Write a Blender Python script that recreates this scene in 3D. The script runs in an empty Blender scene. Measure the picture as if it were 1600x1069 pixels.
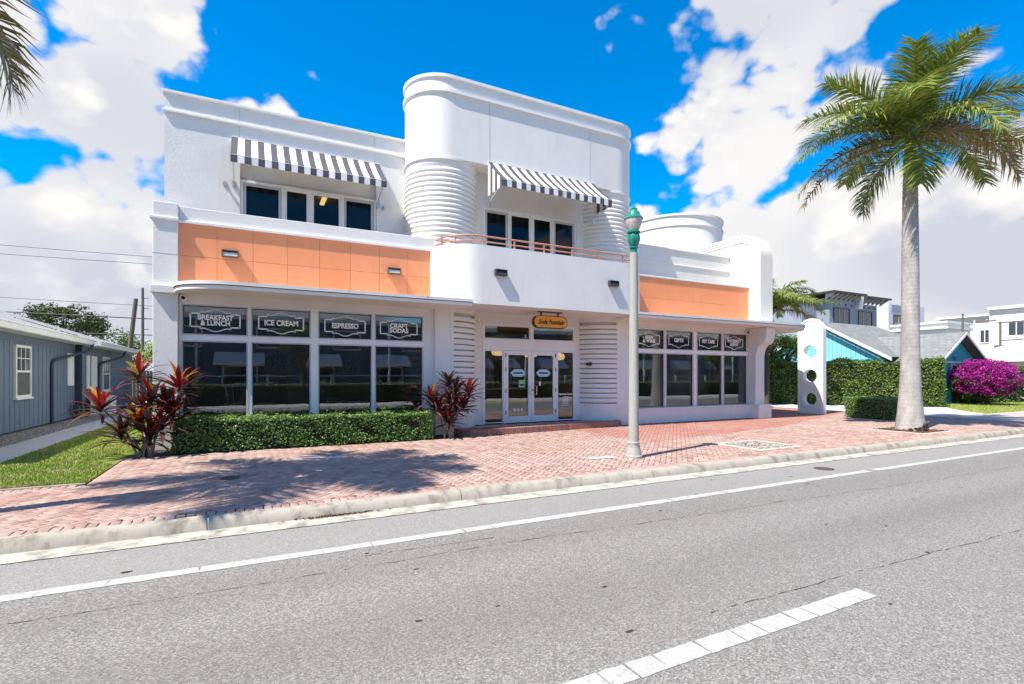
import bpy, bmesh, math, random
import numpy as np
from mathutils import Vector, Matrix

R = math.radians
PI = math.pi
rng = np.random.default_rng(11)
random.seed(11)
scene = bpy.context.scene
col = scene.collection

# ------------------------------------------------------------------ camera
cam_d = bpy.data.cameras.new("camera")
cam_d.lens = 18.0
cam_d.sensor_width = 36.0
cam_d.shift_y = 53.5 / 1600
cam_d.clip_start = 0.05
cam_d.clip_end = 3000
cam = bpy.data.objects.new("camera", cam_d)
col.objects.link(cam)
cam.location = (0, 0, 1.6)
cam.rotation_euler = (R(90), 0, -R(27.15))
scene.camera = cam

# ------------------------------------------------------------------ sun, sky, exposure
SUN = Vector((-0.53, -0.138, 0.835)).normalized()      # towards the sun
sun_d = bpy.data.lights.new("sun", 'SUN')
sun_d.energy = 5.0
sun_d.angle = R(0.53)
sun_d.color = (1.0, 0.93, 0.82)
sun = bpy.data.objects.new("sun", sun_d)
col.objects.link(sun)
sun.location = (-20, -4, 32)
sun.rotation_euler = SUN.to_track_quat('Z', 'Y').to_euler()

world = bpy.data.worlds.new("World")
scene.world = world
world.use_nodes = True
wn, wl = world.node_tree.nodes, world.node_tree.links
wn.clear()


def wnode(t, **kw):
    n = wn.new(t)
    for k, v in kw.items():
        setattr(n, k, v)
    return n


def wmath(op, a, b=None, c=None):
    n = wnode('ShaderNodeMath', operation=op)
    for i, x in enumerate((a, b, c)):
        if x is None:
            continue
        if isinstance(x, (int, float)):
            n.inputs[i].default_value = x
        else:
            wl.new(x, n.inputs[i])
    return n.outputs[0]


def wmaprange(x, a, b, c, d, smooth=True):
    n = wnode('ShaderNodeMapRange', interpolation_type='SMOOTHSTEP' if smooth else 'LINEAR')
    wl.new(x, n.inputs[0])
    for i, v in enumerate((a, b, c, d)):
        n.inputs[i + 1].default_value = v
    return n.outputs[0]


def wmix(f, a, b):
    n = wnode('ShaderNodeMix', data_type='RGBA')
    if isinstance(f, (int, float)):
        n.inputs[0].default_value = f
    else:
        wl.new(f, n.inputs[0])
    for i, x in ((6, a), (7, b)):
        if isinstance(x, tuple):
            n.inputs[i].default_value = (*x, 1)
        else:
            wl.new(x, n.inputs[i])
    return n.outputs[2]


sky = wnode('ShaderNodeTexSky', sky_type='NISHITA')
sky.sun_disc = False
sky.sun_elevation = math.asin(SUN.z)
sky.sun_rotation = math.atan2(SUN.x, SUN.y) % (2 * PI)
sky.air_density = 1.0
sky.dust_density = 0.3
sky.ozone_density = 2.0
hs = wnode('ShaderNodeHueSaturation')
hs.inputs['Saturation'].default_value = 1.75
hs.inputs['Value'].default_value = 1.5
wl.new(sky.outputs[0], hs.inputs['Color'])
tc = wnode('ShaderNodeTexCoord')
sx = wnode('ShaderNodeSeparateXYZ')
wl.new(tc.outputs['Generated'], sx.inputs[0])
az = wmath('ARCTAN2', sx.outputs[1], sx.outputs[0])
banks = wmath('COSINE', wmath('MULTIPLY', wmath('SUBTRACT', az, R(106)), 5.0))
mp = wnode('ShaderNodeMapping')
mp.inputs['Scale'].default_value = (1, 1, 1.35)
mp.inputs['Location'].default_value = (3.1, 0.4, 0.9)
wl.new(tc.outputs['Generated'], mp.inputs[0])


def wnoise(scale, detail, rough, dist=0.0, off=None):
    n = wnode('ShaderNodeTexNoise')
    n.inputs['Scale'].default_value = scale
    n.inputs['Detail'].default_value = detail
    n.inputs['Roughness'].default_value = rough
    n.inputs['Distortion'].default_value = dist
    if off:
        ad = wnode('ShaderNodeVectorMath', operation='ADD')
        wl.new(mp.outputs[0], ad.inputs[0])
        ad.inputs[1].default_value = off
        wl.new(ad.outputs[0], n.inputs['Vector'])
    else:
        wl.new(mp.outputs[0], n.inputs['Vector'])
    return n.outputs[0]


def wpuff(scale, detail, off=None):
    """cauliflower billows: fractal rounded cells, bent by a little noise"""
    nz = wnode('ShaderNodeTexNoise')
    nz.inputs['Scale'].default_value = scale * 1.6
    nz.inputs['Detail'].default_value = 3
    wl.new(mp.outputs[0], nz.inputs['Vector'])
    m1 = wnode('ShaderNodeVectorMath', operation='SCALE')
    wl.new(nz.outputs['Color'], m1.inputs[0])
    m1.inputs['Scale'].default_value = 0.5 / scale
    a1 = wnode('ShaderNodeVectorMath', operation='ADD')
    wl.new(mp.outputs[0], a1.inputs[0])
    wl.new(m1.outputs[0], a1.inputs[1])
    src = a1
    if off:
        a2 = wnode('ShaderNodeVectorMath', operation='ADD')
        wl.new(a1.outputs[0], a2.inputs[0])
        a2.inputs[1].default_value = off
        src = a2
    v = wnode('ShaderNodeTexVoronoi', feature='F1')
    v.inputs['Scale'].default_value = scale
    v.inputs['Detail'].default_value = detail
    v.inputs['Roughness'].default_value = 0.5
    v.inputs['Lacunarity'].default_value = 2.3
    wl.new(src.outputs[0], v.inputs['Vector'])
    return wmath('SUBTRACT', 1.0, v.outputs['Distance'])


base_n = wnoise(3.0, 8, 0.58, 0.1)
puff = wpuff(6.5, 2)
lit_n = wnoise(3.0, 4, 0.56, 0.1, tuple(v * 0.09 for v in SUN))
big = wmath('ADD', wmath('MULTIPLY', base_n, 0.80), wmath('MULTIPLY', wmath('SUBTRACT', puff, 0.50), 0.34))
big = wmath('ADD', big, 0.155)
soft = wnoise(1.6, 3, 0.55, 0.0, (5.2, 1.3, 0.7))
low = wmaprange(sx.outputs[2], 0.0, 0.40, 0.42, 0.0)
dens = wmath('ADD', wmath('ADD', big, wmath('MULTIPLY', banks, 0.185)), low)
dens = wmath('ADD', dens, wmath('MULTIPLY', wmath('SUBTRACT', soft, 0.5), 0.35))
alpha = wmaprange(dens, 0.505, 0.60, 0.0, 1.0)
thick = wmaprange(dens, 0.55, 0.95, 0.0, 1.0)
shade = wmaprange(wmath('SUBTRACT', wmath('SUBTRACT', lit_n, base_n), wmath('MULTIPLY', wmath('SUBTRACT', puff, 0.55), 0.35)), -0.09, 0.13, 0.0, 1.0)
shade = wmath('MULTIPLY', wmath('MULTIPLY', shade, 0.95), wmaprange(soft, 0.35, 0.62, 0.25, 1.0))
lowgrey = wmaprange(sx.outputs[2], 0.02, 0.34, 0.50, 0.0)
shade = wmath('MINIMUM', wmath('ADD', shade, wmath('MULTIPLY', lowgrey, wmaprange(soft, 0.40, 0.60, 0.15, 1.0))), 1.0)
cloud = wmix(shade, (6.3, 6.1, 5.85), (3.9, 4.1, 4.65))
mixed = wmix(alpha, hs.outputs[0], cloud)
bg = wnode('ShaderNodeBackground')
bg.inputs['Strength'].default_value = 0.1
wl.new(mixed, bg.inputs['Color'])
wo = wnode('ShaderNodeOutputWorld')
wl.new(bg.outputs[0], wo.inputs[0])

scene.view_settings.view_transform = 'Standard'
scene.view_settings.look = 'None'
scene.view_settings.exposure = 0.76
scene.view_settings.gamma = 1.0
scene.view_settings.use_curve_mapping = False
scene.render.engine = 'CYCLES'
scene.cycles.use_denoising = True
try:
    scene.cycles.denoiser = 'OPENIMAGEDENOISE'
except Exception:
    pass
scene.cycles.max_bounces = 8
scene.cycles.transparent_max_bounces = 12
scene.cycles.caustics_reflective = False
scene.cycles.caustics_refractive = False
scene.cycles.sample_clamp_indirect = 6.0


# ------------------------------------------------------------------ geometry helpers
class G:
    """collects faces; build() links them as ONE mesh object"""

    def __init__(s):
        s.v, s.f, s.m = [], [], []

    def add(s, vs, fs, mi=0):
        o = len(s.v)
        s.v += [tuple(p) for p in vs]
        s.f += [tuple(i + o for i in f) for f in fs]
        s.m += [mi] * len(fs)
        return s

    def box(s, x0, x1, y0, y1, z0, z1, mi=0):
        vs = [(x0, y0, z0), (x1, y0, z0), (x1, y1, z0), (x0, y1, z0), (x0, y0, z1), (x1, y0, z1), (x1, y1, z1), (x0, y1, z1)]
        return s.add(vs, [(3, 2, 1, 0), (4, 5, 6, 7), (0, 1, 5, 4), (1, 2, 6, 5), (2, 3, 7, 6), (3, 0, 4, 7)], mi)

    def prism(s, poly, a, b, axis='z', mi=0):
        n = len(poly)
        if axis == 'z':
            lo = [(p[0], p[1], a) for p in poly]
            hi = [(p[0], p[1], b) for p in poly]
        elif axis == 'y':
            lo = [(p[0], a, p[1]) for p in poly]
            hi = [(p[0], b, p[1]) for p in poly]
        else:
            lo = [(a, p[0], p[1]) for p in poly]
            hi = [(b, p[0], p[1]) for p in poly]
        fs = [tuple(range(n - 1, -1, -1)), tuple(range(n, 2 * n))]
        fs += [(i, (i + 1) % n, n + (i + 1) % n, n + i) for i in range(n)]
        return s.add(lo + hi, fs, mi)

    def tube(s, pts, rad, n=8, mi=0, cap=True):
        pts = [Vector(p) for p in pts]
        if isinstance(rad, (int, float)):
            rad = [rad] * len(pts)
        vs, fs = [], []
        up = None
        for i, p in enumerate(pts):
            t = (pts[min(i + 1, len(pts) - 1)] - pts[max(i - 1, 0)]).normalized()
            if up is None:
                up = Vector((0, 0, 1)) if abs(t.z) < 0.9 else Vector((0, 1, 0))
            a = t.cross(up).normalized()
            b = a.cross(t).normalized()
            up = b
            for k in range(n):
                q = 2 * PI * k / n
                vs.append(p + a * (math.cos(q) * rad[i]) + b * (math.sin(q) * rad[i]))
        for i in range(len(pts) - 1):
            for k in range(n):
                fs.append((i * n + k, i * n + (k + 1) % n, (i + 1) * n + (k + 1) % n, (i + 1) * n + k))
        if cap:
            fs.append(tuple(range(n - 1, -1, -1)))
            fs.append(tuple(range((len(pts) - 1) * n, len(pts) * n)))
        return s.add(vs, fs, mi)

    def lathe(s, prof, cx=0, cy=0, n=24, mi=0, a0=0.0, a1=2 * PI, cap=True):
        full = abs(a1 - a0 - 2 * PI) < 1e-6
        m = n if full else n + 1
        vs, fs = [], []
        for r, z in prof:
            for k in range(m):
                q = a0 + (a1 - a0) * k / n
                vs.append((cx + r * math.cos(q), cy + r * math.sin(q), z))
        for i in range(len(prof) - 1):
            for k in range(n):
                k2 = (k + 1) % m
                fs.append((i * m + k, i * m + k2, (i + 1) * m + k2, (i + 1) * m + k))
        if cap and full:
            if prof[0][0] > 1e-4:
                fs.append(tuple(range(m - 1, -1, -1)))
            if prof[-1][0] > 1e-4:
                fs.append(tuple(range((len(prof) - 1) * m, len(prof) * m)))
        return s.add(vs, fs, mi)

    def mesh(s, name, mats, smooth=False):
        me = bpy.data.meshes.new(name)
        me.from_pydata(s.v, [], s.f)
        for m in (mats if isinstance(mats, (list, tuple)) else [mats]):
            me.materials.append(m)
        me.polygons.foreach_set('material_index', s.m)
        bm = bmesh.new()
        bm.from_mesh(me)
        bmesh.ops.recalc_face_normals(bm, faces=bm.faces)
        bm.to_mesh(me)
        bm.free()
        if smooth:
            me.polygons.foreach_set('use_smooth', [True] * len(me.polygons))
            me.set_sharp_from_angle(angle=R(38))
        return me

    def build(s, name, mats, parent=None, smooth=False, bevel=0.0):
        o = link(name, s.mesh(name, mats, smooth), parent)
        if bevel:
            b = o.modifiers.new('bevel', 'BEVEL')
            b.width = bevel
            b.segments = 2
            b.limit_method = 'ANGLE'
            b.angle_limit = R(50)
            b.harden_normals = False
        return o


def attach(o, parent):
    o.parent = parent
    if parent.parent is None:
        o.matrix_parent_inverse = parent.matrix_basis.inverted()
    return o


def link(name, data, parent=None):
    o = bpy.data.objects.new(name, data)
    col.objects.link(o)
    if parent is not None:
        attach(o, parent)
    return o


def tag(o, label, cat, group=None):
    o['label'] = label
    o['category'] = cat
    if group:
        o['group'] = group
    return o


def thing(name, label, cat, loc=(0, 0, 0), group=None):
    o = bpy.data.objects.new(name, None)
    o.empty_display_size = 0.2
    o.location = loc
    col.objects.link(o)
    return tag(o, label, cat, group)


def structure(o):
    o['kind'] = 'structure'
    return o


def stuff(o, label=None, cat=None):
    o['kind'] = 'stuff'
    if label:
        o['label'] = label
    if cat:
        o['category'] = cat
    return o


def fast_mesh(name, V, F, mat, smooth=False):
    """V (n,3) array, F (m,k) array of k-gons"""
    me = bpy.data.meshes.new(name)
    V = np.asarray(V, dtype=np.float32)
    F = np.asarray(F, dtype=np.int32)
    k = F.shape[1]
    me.vertices.add(len(V))
    me.vertices.foreach_set('co', V.ravel())
    me.loops.add(F.size)
    me.loops.foreach_set('vertex_index', F.ravel())
    me.polygons.add(len(F))
    me.polygons.foreach_set('loop_start', np.arange(0, F.size, k, dtype=np.int32))
    if smooth:
        me.polygons.foreach_set('use_smooth', np.ones(len(F), dtype=bool))
    for m in (mat if isinstance(mat, (list, tuple)) else [mat]):
        me.materials.append(m)
    me.update(calc_edges=True)
    me.validate()
    return me


def unit(a):
    return a / np.maximum(np.linalg.norm(a, axis=1, keepdims=True), 1e-9)


def leaf_mesh(name, P, out, size, mat, aspect=0.5, spread=0.8, up=0.25):
    """one small folded leaf at each point of P, facing roughly along out"""
    n = len(P)
    nrm = unit(out + spread * rng.normal(size=(n, 3)) + np.array([0, 0, up]))
    t = unit(np.cross(nrm, rng.normal(size=(n, 3))))
    b = np.cross(nrm, t)
    L = (size * rng.uniform(0.6, 1.25, n))[:, None]
    W = L * aspect
    v0 = P - t * L * 0.5
    v2 = P + t * L * 0.5 - nrm * L * 0.12
    v1 = P + b * W * 0.5 + nrm * L * 0.10
    v3 = P - b * W * 0.5 + nrm * L * 0.10
    V = np.stack([v0, v1, v2, v3], 1).reshape(-1, 3)
    F = np.arange(4 * n).reshape(n, 4)
    return fast_mesh(name, V, F, mat)


# ------------------------------------------------------------------ materials
def new_mat(name):
    m = bpy.data.materials.new(name)
    m.use_nodes = True
    nt = m.node_tree
    nt.nodes.clear()
    out = nt.nodes.new('ShaderNodeOutputMaterial')
    return m, nt, out


class N:
    """tiny node-tree helper"""

    def __init__(s, nt):
        s.nt = nt

    def node(s, t, **kw):
        n = s.nt.nodes.new(t)
        for k, v in kw.items():
            setattr(n, k, v)
        return n

    def put(s, sock, x):
        if isinstance(x, bpy.types.NodeSocket):
            s.nt.links.new(x, sock)
        elif isinstance(x, tuple) and len(x) == 3 and sock.type == 'RGBA':
            sock.default_value = (*x, 1)
        else:
            sock.default_value = x

    def noise(s, scale, detail=4, rough=0.55, vec=None, dist=0.0):
        n = s.node('ShaderNodeTexNoise')
        n.inputs['Scale'].default_value = scale
        n.inputs['Detail'].default_value = detail
        n.inputs['Roughness'].default_value = rough
        n.inputs['Distortion'].default_value = dist
        if vec is not None:
            s.nt.links.new(vec, n.inputs['Vector'])
        return n.outputs[0]

    def coord(s, scale=(1, 1, 1), which='Position'):
        if which == 'Position':
            g = s.node('ShaderNodeNewGeometry').outputs['Position']
        else:
            g = s.node('ShaderNodeTexCoord').outputs[which]
        m = s.node('ShaderNodeMapping')
        m.inputs['Scale'].default_value = scale
        s.nt.links.new(g, m.inputs[0])
        return m.outputs[0]

    def rng(s, x, a, b, c, d, smooth=False):
        n = s.node('ShaderNodeMapRange', interpolation_type='SMOOTHSTEP' if smooth else 'LINEAR')
        s.put(n.inputs[0], x)
        for i, v in enumerate((a, b, c, d)):
            n.inputs[i + 1].default_value = v
        return n.outputs[0]

    def mix(s, f, a, b, blend='MIX'):
        n = s.node('ShaderNodeMix', data_type='RGBA', blend_type=blend)
        s.put(n.inputs[0], f)
        s.put(n.inputs[6], a)
        s.put(n.inputs[7], b)
        return n.outputs[2]

    def math(s, op, a, b=0.0):
        n = s.node('ShaderNodeMath', operation=op)
        s.put(n.inputs[0], a)
        s.put(n.inputs[1], b)
        return n.outputs[0]

    def ramp(s, x, stops, const=False):
        n = s.node('ShaderNodeValToRGB')
        if const:
            n.color_ramp.interpolation = 'CONSTANT'
        e = n.color_ramp.elements
        while len(e) < len(stops):
            e.new(0.5)
        for k, (p, c) in enumerate(stops):
            e[k].position = p
            e[k].color = (*c, 1)
        s.put(n.inputs[0], x)
        return n.outputs[0]

    def bump(s, h, strength, dist=0.01, normal=None):
        n = s.node('ShaderNodeBump')
        n.inputs['Strength'].default_value = strength
        n.inputs['Distance'].default_value = dist
        s.put(n.inputs['Height'], h)
        if normal is not None:
            s.put(n.inputs['Normal'], normal)
        return n.outputs[0]

    def island(s):
        """random number per loose piece and per object"""
        a = s.node('ShaderNodeNewGeometry').outputs['Random Per Island']
        b = s.node('ShaderNodeObjectInfo').outputs['Random']
        return s.math('FRACT', s.math('ADD', a, b))


def bsdf(k, out, color, rough=0.6, normal=None, metal=0.0, spec=0.5):
    p = k.node('ShaderNodeBsdfPrincipled')
    k.put(p.inputs['Base Color'], color)
    k.put(p.inputs['Roughness'], rough)
    p.inputs['Metallic'].default_value = metal
    p.inputs['Specular IOR Level'].default_value = spec
    if normal is not None:
        k.put(p.inputs['Normal'], normal)
    k.nt.links.new(p.outputs[0], out.inputs[0])
    return p


def paint(name, c, rough=0.6, var=0.08, scale=3.0, bump=0.0, bscale=80.0, metal=0.0, spec=0.4, dirt=None, bdist=0.01):
    m, nt, out = new_mat(name)
    k = N(nt)
    pos = k.coord()
    n = k.noise(scale, 6, 0.6, pos)
    dk = tuple(x * (1 - var) for x in c)
    lt = tuple(min(1, x * (1 + var * 0.6)) for x in c)
    colr = k.mix(k.rng(n, 0.3, 0.7, 0, 1), dk, lt)
    if dirt:
        dcol, dscale, lo, hi, amt = dirt
        dn = k.noise(dscale, 7, 0.65, k.coord((1.6, 1.6, 0.22)))
        colr = k.mix(k.rng(dn, lo, hi, 0, amt, True), colr, dcol)
    nrm = None
    if bump:
        nrm = k.bump(k.noise(bscale, 5, 0.6, pos), bump, bdist)
    bsdf(k, out, colr, rough, nrm, metal, spec)
    return m


M = {}
M['stucco'] = paint('white_stucco', (0.78, 0.765, 0.735), 0.85, 0.05, 1.2, 0.4, 28, spec=0.2, dirt=((0.55, 0.53, 0.50), 2.2, 0.55, 0.80, 0.38), bdist=0.012)
M['trim'] = paint('white_trim', (0.80, 0.80, 0.80), 0.55, 0.03, 3, 0.0, spec=0.4)
M['soffit'] = paint('soffit_plaster', (0.86, 0.80, 0.73), 0.9, 0.04, 2, 0.15, 60, spec=0.1)
M['flashing'] = paint('canopy_flashing', (0.70, 0.70, 0.68), 0.6, 0.08, 5, 0.0, dirt=((0.10, 0.09, 0.08), 4.5, 0.62, 0.75, 0.9))
M['dark_line'] = paint('dark_metal', (0.05, 0.05, 0.055), 0.5, 0.1, 5)
M['orange'] = paint('orange_panel', (0.84, 0.275, 0.115), 0.55, 0.05, 1.5, 0.08, 40, spec=0.35, dirt=((0.62, 0.20, 0.08), 0.9, 0.5, 0.8, 0.4))
M['orange_seam'] = paint('orange_seam', (0.42, 0.11, 0.04), 0.8)
M['alu'] = paint('white_aluminium', (0.84, 0.83, 0.82), 0.35, 0.03, 4, spec=0.5)
M['grey_alu'] = paint('grey_aluminium', (0.50, 0.50, 0.51), 0.4, 0.05, 4)
M['rail'] = paint('copper_rail_paint', (0.52, 0.24, 0.17), 0.45, 0.08, 6)
M['black'] = paint('black_plastic', (0.018, 0.018, 0.02), 0.45, 0.1, 5)
M['chrome'] = paint('brushed_steel', (0.62, 0.62, 0.63), 0.28, 0.05, 20, metal=0.9)
M['film'] = paint('dark_window_film', (0.020, 0.024, 0.034), 0.35, 0.1, 2)
M['letter'] = paint('white_vinyl', (0.92, 0.91, 0.89), 0.5, 0.02)
M['stripe_w'] = paint('white_canvas', (0.82, 0.81, 0.80), 0.85, 0.03, 8, 0.1, 300, spec=0.1)
M['stripe_k'] = paint('charcoal_canvas', (0.095, 0.088, 0.105), 0.8, 0.08, 8, 0.1, 300, spec=0.25)
M['sign_o'] = paint('orange_sign', (0.80, 0.34, 0.03), 0.4, 0.05, 6)
M['sign_k'] = paint('sign_dark_edge', (0.10, 0.025, 0.012), 0.5)
M['concrete'] = paint('concrete', (0.385, 0.35, 0.295), 0.9, 0.12, 2.5, 0.3, 60, spec=0.2, dirt=((0.13, 0.11, 0.085), 3.2, 0.46, 0.70, 0.75))
M['gutter'] = paint('gutter_concrete', (0.45, 0.42, 0.36), 0.9, 0.10, 2.0, 0.3, 60, spec=0.2, dirt=((0.18, 0.155, 0.125), 2.6, 0.45, 0.68, 0.8))
M['path'] = paint('path_concrete', (0.52, 0.49, 0.45), 0.9, 0.1, 2.5, 0.2, 60, spec=0.2, dirt=((0.33, 0.31, 0.28), 2.0, 0.5, 0.8, 0.5))
M['pole'] = paint('pebbled_concrete', (0.40, 0.405, 0.355), 0.8, 0.28, 90, 0.4, 120, dirt=((0.30, 0.31, 0.27), 9, 0.5, 0.7, 0.6))
M['green_metal'] = paint('green_enamel', (0.012, 0.22, 0.155), 0.35, 0.15, 9, dirt=((0.02, 0.10, 0.08), 14, 0.55, 0.75, 0.5))
M['soil'] = paint('dark_soil', (0.055, 0.038, 0.028), 0.95, 0.4, 12, 0.8, 30, bdist=0.03)
M['gravel'] = paint('gravel_bed', (0.34, 0.31, 0.27), 0.95, 0.45, 25, 0.9, 30, bdist=0.03)
M['siding'] = paint('blue_grey_siding', (0.125, 0.165, 0.225), 0.75, 0.10, 1.4, 0.2, 50, dirt=((0.20, 0.24, 0.30), 2, 0.55, 0.8, 0.4))
M['siding_dark'] = paint('dark_blue_trim', (0.028, 0.042, 0.068), 0.6, 0.1, 3)
M['old_white'] = paint('weathered_white', (0.72, 0.71, 0.68), 0.7, 0.08, 3, dirt=((0.42, 0.40, 0.36), 3, 0.55, 0.75, 0.5))
M['screen'] = paint('window_screen', (0.10, 0.095, 0.09), 0.7, 0.15, 12)
M['wood'] = paint('weathered_wood', (0.16, 0.125, 0.095), 0.9, 0.2, 6, 0.3, 50)
M['tan_fence'] = paint('tan_fence', (0.46, 0.36, 0.24), 0.85, 0.12, 4)
M['bark'] = paint('brown_bark', (0.10, 0.075, 0.055), 0.95, 0.25, 8, 0.7, 25, bdist=0.03)
M['stem'] = paint('grey_stem', (0.30, 0.25, 0.21), 0.9, 0.2, 15, 0.3, 60)
M['turq'] = paint('turquoise_siding', (0.035, 0.36, 0.42), 0.75, 0.08, 2)
M['turq_lt'] = paint('pale_turquoise_siding', (0.24, 0.62, 0.66), 0.75, 0.06, 2)
M['condo'] = paint('grey_condo_render', (0.27, 0.31, 0.37), 0.85, 0.06, 0.3)
M['condo_lt'] = paint('pale_condo_render', (0.62, 0.64, 0.66), 0.85, 0.05, 0.3)
M['white_far'] = paint('white_render', (0.76, 0.75, 0.73), 0.85, 0.04, 0.3)
M['farglass'] = paint('far_window_glass', (0.035, 0.055, 0.075), 0.08, 0.3, 0.6, spec=0.9)
M['bluepanel'] = paint('blue_panel', (0.035, 0.065, 0.21), 0.5, 0.08, 0.5)
M['opp'] = paint('slate_blue_render', (0.10, 0.145, 0.20), 0.8, 0.06, 0.6)
M['room'] = paint('interior_plaster', (0.5, 0.48, 0.46), 0.9, 0.05, 2)
M['room_dark'] = paint('interior_dark', (0.07, 0.068, 0.07), 0.9, 0.1, 2)
M['roomfloor'] = paint('interior_floor', (0.16, 0.14, 0.12), 0.5, 0.15, 3)
M['blind'] = paint('dark_screen_blind', (0.045, 0.044, 0.047), 0.8, 0.15, 6)
M['shade'] = paint('amber_shade', (0.62, 0.36, 0.19), 0.5, 0.05)
M['teal_paper'] = paint('pale_blue_decal', (0.42, 0.68, 0.76), 0.6, 0.04)
M['navy'] = paint('navy_print', (0.02, 0.05, 0.10), 0.6)
M['green_paper'] = paint('green_notice', (0.26, 0.52, 0.27), 0.7, 0.05)
M['red'] = paint('red_plastic', (0.55, 0.05, 0.03), 0.5)
M['rust'] = paint('rusty_iron', (0.085, 0.062, 0.048), 0.85, 0.3, 20, 0.4, 60)


def mk_emit(name, c, s):
    m, nt, out = new_mat(name)
    k = N(nt)
    e = k.node('ShaderNodeEmission')
    e.inputs[0].default_value = (*c, 1)
    e.inputs[1].default_value = s
    nt.links.new(e.outputs[0], out.inputs[0])
    return m


M['shade'] = mk_emit('lit_amber_shade', (1.0, 0.62, 0.34), 0.55)
M['tube'] = mk_emit('lit_tube', (1.0, 0.66, 0.20), 1.1)


def mk_orange():
    m, nt, out = new_mat('orange_panel')
    k = N(nt)
    pos = k.coord()
    r = k.node('ShaderNodeObjectInfo').outputs['Random']
    c = k.mix(r, (0.86, 0.305, 0.125), (0.90, 0.35, 0.17))
    n = k.noise(1.4, 6, 0.65, pos)
    c = k.mix(k.rng(n, 0.35, 0.7, 0.0, 0.30), c, (0.80, 0.255, 0.10))
    st = k.noise(3.0, 6, 0.65, k.coord((2.0, 2.0, 0.18)))
    c = k.mix(k.rng(st, 0.55, 0.78, 0, 0.35, True), c, (0.62, 0.25, 0.13))
    bsdf(k, out, c, 0.5, k.bump(k.noise(45, 4, 0.6, pos), 0.08, 0.01), spec=0.35)
    return m


M['orange'] = mk_orange()


def mk_glass(name, tint, ior):
    m, nt, out = new_mat(name)
    k = N(nt)
    fr = k.node('ShaderNodeFresnel')
    fr.inputs[0].default_value = ior
    wob = k.bump(k.noise(1.1, 2, 0.5, k.coord()), 0.05, 0.02)
    gl = k.node('ShaderNodeBsdfGlossy')
    gl.inputs['Roughness'].default_value = 0.0
    gl.inputs['Color'].default_value = (0.92, 0.97, 1.0, 1)
    nt.links.new(wob, gl.inputs['Normal'])
    tr = k.node('ShaderNodeBsdfTransparent')
    tr.inputs[0].default_value = (*tint, 1)
    mx = k.node('ShaderNodeMixShader')
    nt.links.new(fr.outputs[0], mx.inputs[0])
    nt.links.new(tr.outputs[0], mx.inputs[1])
    nt.links.new(gl.outputs[0], mx.inputs[2])
    nt.links.new(mx.outputs[0], out.inputs[0])
    return m


M['glass'] = mk_glass('shop_glass', (0.82, 0.86, 0.86), 2.35)
M['glass_up'] = mk_glass('tinted_glass', (0.50, 0.52, 0.54), 1.36)


def mk_globe():
    m, nt, out = new_mat('lamp_globe')
    k = N(nt)
    n = k.noise(30, 4, 0.6, k.coord((1, 1, 0.25)))
    c = k.mix(k.rng(n, 0.35, 0.7, 0, 1), (0.78, 0.74, 0.68), (0.50, 0.42, 0.34))
    p = bsdf(k, out, c, 0.25)
    p.inputs['Transmission Weight'].default_value = 0.25
    return m


M['globe'] = mk_globe()


def mk_leaf(name, cols, rough=0.45, trans=0.25, var=None):
    m, nt, out = new_mat(name)
    k = N(nt)
    r = k.island()
    n = len(cols)
    c = k.ramp(r, [(i / max(1, n - 1), cc) for i, cc in enumerate(cols)])
    p = k.node('ShaderNodeBsdfPrincipled')
    k.put(p.inputs['Base Color'], c)
    p.inputs['Roughness'].default_value = rough
    p.inputs['Specular IOR Level'].default_value = 0.35
    t = k.node('ShaderNodeBsdfTranslucent')
    k.put(t.inputs[0], c)
    mx = k.node('ShaderNodeMixShader')
    mx.inputs[0].default_value = trans
    nt.links.new(p.outputs[0], mx.inputs[1])
    nt.links.new(t.outputs[0], mx.inputs[2])
    nt.links.new(mx.outputs[0], out.inputs[0])
    return m


M['hedge'] = mk_leaf('hedge_leaf', [(0.06, 0.14, 0.035), (0.21, 0.35, 0.085), (0.10, 0.22, 0.05), (0.36, 0.48, 0.16)])
M['hedge_core'] = paint('hedge_inner_shade', (0.022, 0.026, 0.012), 0.95, 0.3, 20)  # near-black colour stands in for the shade inside a hedge
M['clusia'] = mk_leaf('broad_hedge_leaf', [(0.045, 0.105, 0.017), (0.14, 0.23, 0.035), (0.08, 0.155, 0.022), (0.26, 0.34, 0.07)])
M['palm'] = mk_leaf('palm_leaflet', [(0.08, 0.14, 0.025), (0.16, 0.24, 0.04), (0.26, 0.31, 0.055), (0.40, 0.38, 0.09)], 0.4, 0.2)
M['palm_old'] = mk_leaf('old_palm_leaflet', [(0.16, 0.17, 0.035), (0.34, 0.28, 0.07), (0.26, 0.18, 0.07), (0.40, 0.31, 0.15)], 0.5, 0.2)
M['palm_dry'] = mk_leaf('dry_palm_leaflet', [(0.30, 0.20, 0.10), (0.22, 0.13, 0.06), (0.36, 0.27, 0.15)], 0.7, 0.1)
M['rachis'] = paint('palm_rachis', (0.17, 0.19, 0.05), 0.5, 0.1, 8)
M['tree'] = mk_leaf('tree_leaf', [(0.030, 0.060, 0.014), (0.055, 0.095, 0.020), (0.085, 0.12, 0.028)])
M['lime'] = mk_leaf('lime_leaf', [(0.22, 0.34, 0.03), (0.32, 0.42, 0.05), (0.14, 0.24, 0.03)])
M['boug'] = mk_leaf('bougainvillea_bract', [(0.34, 0.012, 0.22), (0.46, 0.025, 0.33), (0.26, 0.008, 0.16), (0.52, 0.05, 0.36)], 0.6, 0.3)
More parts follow.
